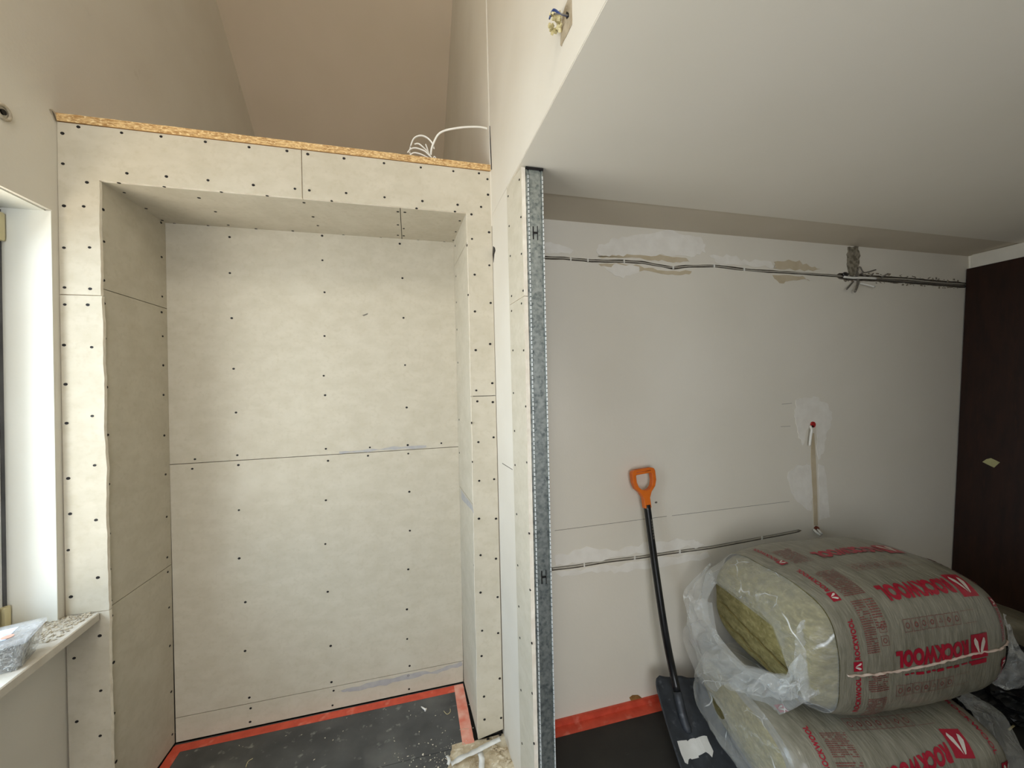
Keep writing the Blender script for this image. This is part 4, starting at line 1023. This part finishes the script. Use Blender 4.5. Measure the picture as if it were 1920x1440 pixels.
# ------------------------------------------------------------------ debris in the niche corner
def heap(name,cx,cy,rx,ry,h,m,seed):
    bm=B(); n=46; V={}
    for i in range(n+1):
        for j in range(n+1):
            a=-1+2*i/n; b=-1+2*j/n; r=math.hypot(a,b)*(1+.35*nz((math.atan2(a,b)*1.7+seed,2,0))); x=cx+a*rx; y=cy+b*ry
            z=h*max(0,1-r*r)*(.6+.8*(nz((x*16,y*16,seed))+.4*nz((x*60,y*60,seed))+.3))-.006*(r>1)
            V[i,j]=bm.verts.new((x,y,max(-.013,z)))
    for i in range(n):
        for j in range(n): bm.faces.new((V[i,j],V[i+1,j],V[i+1,j+1],V[i,j+1]))
    return link(name,bm,m)
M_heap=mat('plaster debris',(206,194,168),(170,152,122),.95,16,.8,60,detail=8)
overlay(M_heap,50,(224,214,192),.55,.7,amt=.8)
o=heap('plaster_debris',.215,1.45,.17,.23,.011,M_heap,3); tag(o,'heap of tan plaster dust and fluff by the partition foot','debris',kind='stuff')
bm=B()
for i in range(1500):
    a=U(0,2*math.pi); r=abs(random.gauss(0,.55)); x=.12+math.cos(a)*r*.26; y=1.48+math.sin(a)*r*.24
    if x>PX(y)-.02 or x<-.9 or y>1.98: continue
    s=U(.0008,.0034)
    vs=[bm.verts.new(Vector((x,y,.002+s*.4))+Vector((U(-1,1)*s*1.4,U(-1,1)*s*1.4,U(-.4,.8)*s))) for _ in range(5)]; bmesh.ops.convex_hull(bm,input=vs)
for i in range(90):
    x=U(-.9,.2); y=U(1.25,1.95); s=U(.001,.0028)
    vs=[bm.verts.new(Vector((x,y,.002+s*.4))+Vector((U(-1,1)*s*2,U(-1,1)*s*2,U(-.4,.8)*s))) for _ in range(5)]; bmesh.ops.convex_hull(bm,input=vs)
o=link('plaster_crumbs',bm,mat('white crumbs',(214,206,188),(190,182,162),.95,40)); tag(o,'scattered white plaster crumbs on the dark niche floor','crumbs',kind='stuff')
bm=B()
for i in range(260):
    a=U(0,6.28); r=abs(random.gauss(0,.5)); x=.17+math.cos(a)*r*.2; y=1.45+math.sin(a)*r*.22
    if x>PX(y)-.02: continue
    a=U(0,6.28); l=U(.006,.022); p=Vector((x,y,.012+U(0,.006))); d_=Vector((math.cos(a),math.sin(a),U(-.2,.2)))
    tube(bm,[p-d_*l,p+Vector((U(-1,1),U(-1,1),1))*.002,p+d_*l],.0007,3,caps=False)
tag(link('wood_fibres',bm,M_heap),'pale straw-like fibres strewn over the debris at the partition foot','fibres',kind='stuff')
# paper strips
def ribbon(px,z,wd,label,seed):
    pts=smoothpath([atZ(u,v,z_) for (u,v),z_ in zip(px,z)],6); bm=B(); A=[];Bv=[]
    for i,p in enumerate(pts):
        t_=(pts[min(i+1,len(pts)-1)]-pts[max(i-1,0)]).normalized(); s_=t_.cross(Vector((0,0,1))).normalized()
        tw=.5*nz((i*.3,seed,0)); s2=(s_*math.cos(tw)+Vector((0,0,1))*math.sin(tw)); A.append(bm.verts.new(p+s2*wd)); Bv.append(bm.verts.new(p-s2*wd))
    for i in range(len(pts)-1): bm.faces.new((A[i],A[i+1],Bv[i+1],Bv[i]))
    o=link('paper_strip',bm,mat('torn paper strip',(212,211,205),(196,194,186),.8,30),smooth=True); o.modifiers.new('s','SOLIDIFY').thickness=.0015
    tag(o,label,'paper strip'); return o
ribbon([(846,1432),(866,1420),(892,1408),(915,1396),(938,1385)],[.02,.028,.04,.05,.055],.011,'curled white paper strip pointing up to the niche corner',1)
ribbon([(898,1405),(903,1420),(903,1436),(902,1460)],[.035,.03,.02,.012],.011,'short white paper strip lying below the niche corner',2)
ribbon([(838,1416),(842,1424),(840,1434)],[.01,.02,.012],.006,'tiny upright white paper scrap on the debris',3)
# white wall plug on the niche floor
p=atZ(794,1328,.006); t=thing('plastic_anchor','small white plastic anchor lying on the dark niche floor','anchor',tuple(p))
d_=(atZ(799,1332,.006)-atZ(789,1325,.006)).normalized(); bm=B(); tube(bm,[p-d_*.016,p-d_*.004,p+d_*.008,p+d_*.014],[.0022,.0035,.004,.004],8); link('sleeve',bm,M_white,t,True)
bm=B(); tube(bm,[p+d_*.014,p+d_*.017],.007,10); link('collar',bm,M_white,t,True)
# curled shavings
for px,lab in (([(832,1333),(838,1339),(844,1335),(844,1329)],'curled white shaving on the floor in front of the niche tape corner'),([(461,1438),(465,1428),(474,1422)],'thin straw-coloured sliver on the niche floor by the left tape')):
    bm=B(); tube(bm,smoothpath([atZ(u,v,.004) for u,v in px],5),.0012,5); tag(link('shaving',bm,M_cream,smooth=True),lab,'shaving')
# black joint between underlay and right side board is the bare subfloor; a broken screed lip at the partition foot
bm=B()
for i in range(60):
    y=U(1.2,1.62); x=PX(y)-U(.0,.05)*(1.5-(y-1.2)); s=U(.004,.013)
    vs=[bm.verts.new(Vector((x-.01,y,.004))+Vector((U(-1,1)*s*1.3,U(-1,1)*s*1.3,U(-.5,.8)*s))) for _ in range(7)]; bmesh.ops.convex_hull(bm,input=vs)
tag(link('mortar_lumps',bm,M_heap),'broken mortar lumps along the foot of the partition','mortar',kind='stuff')
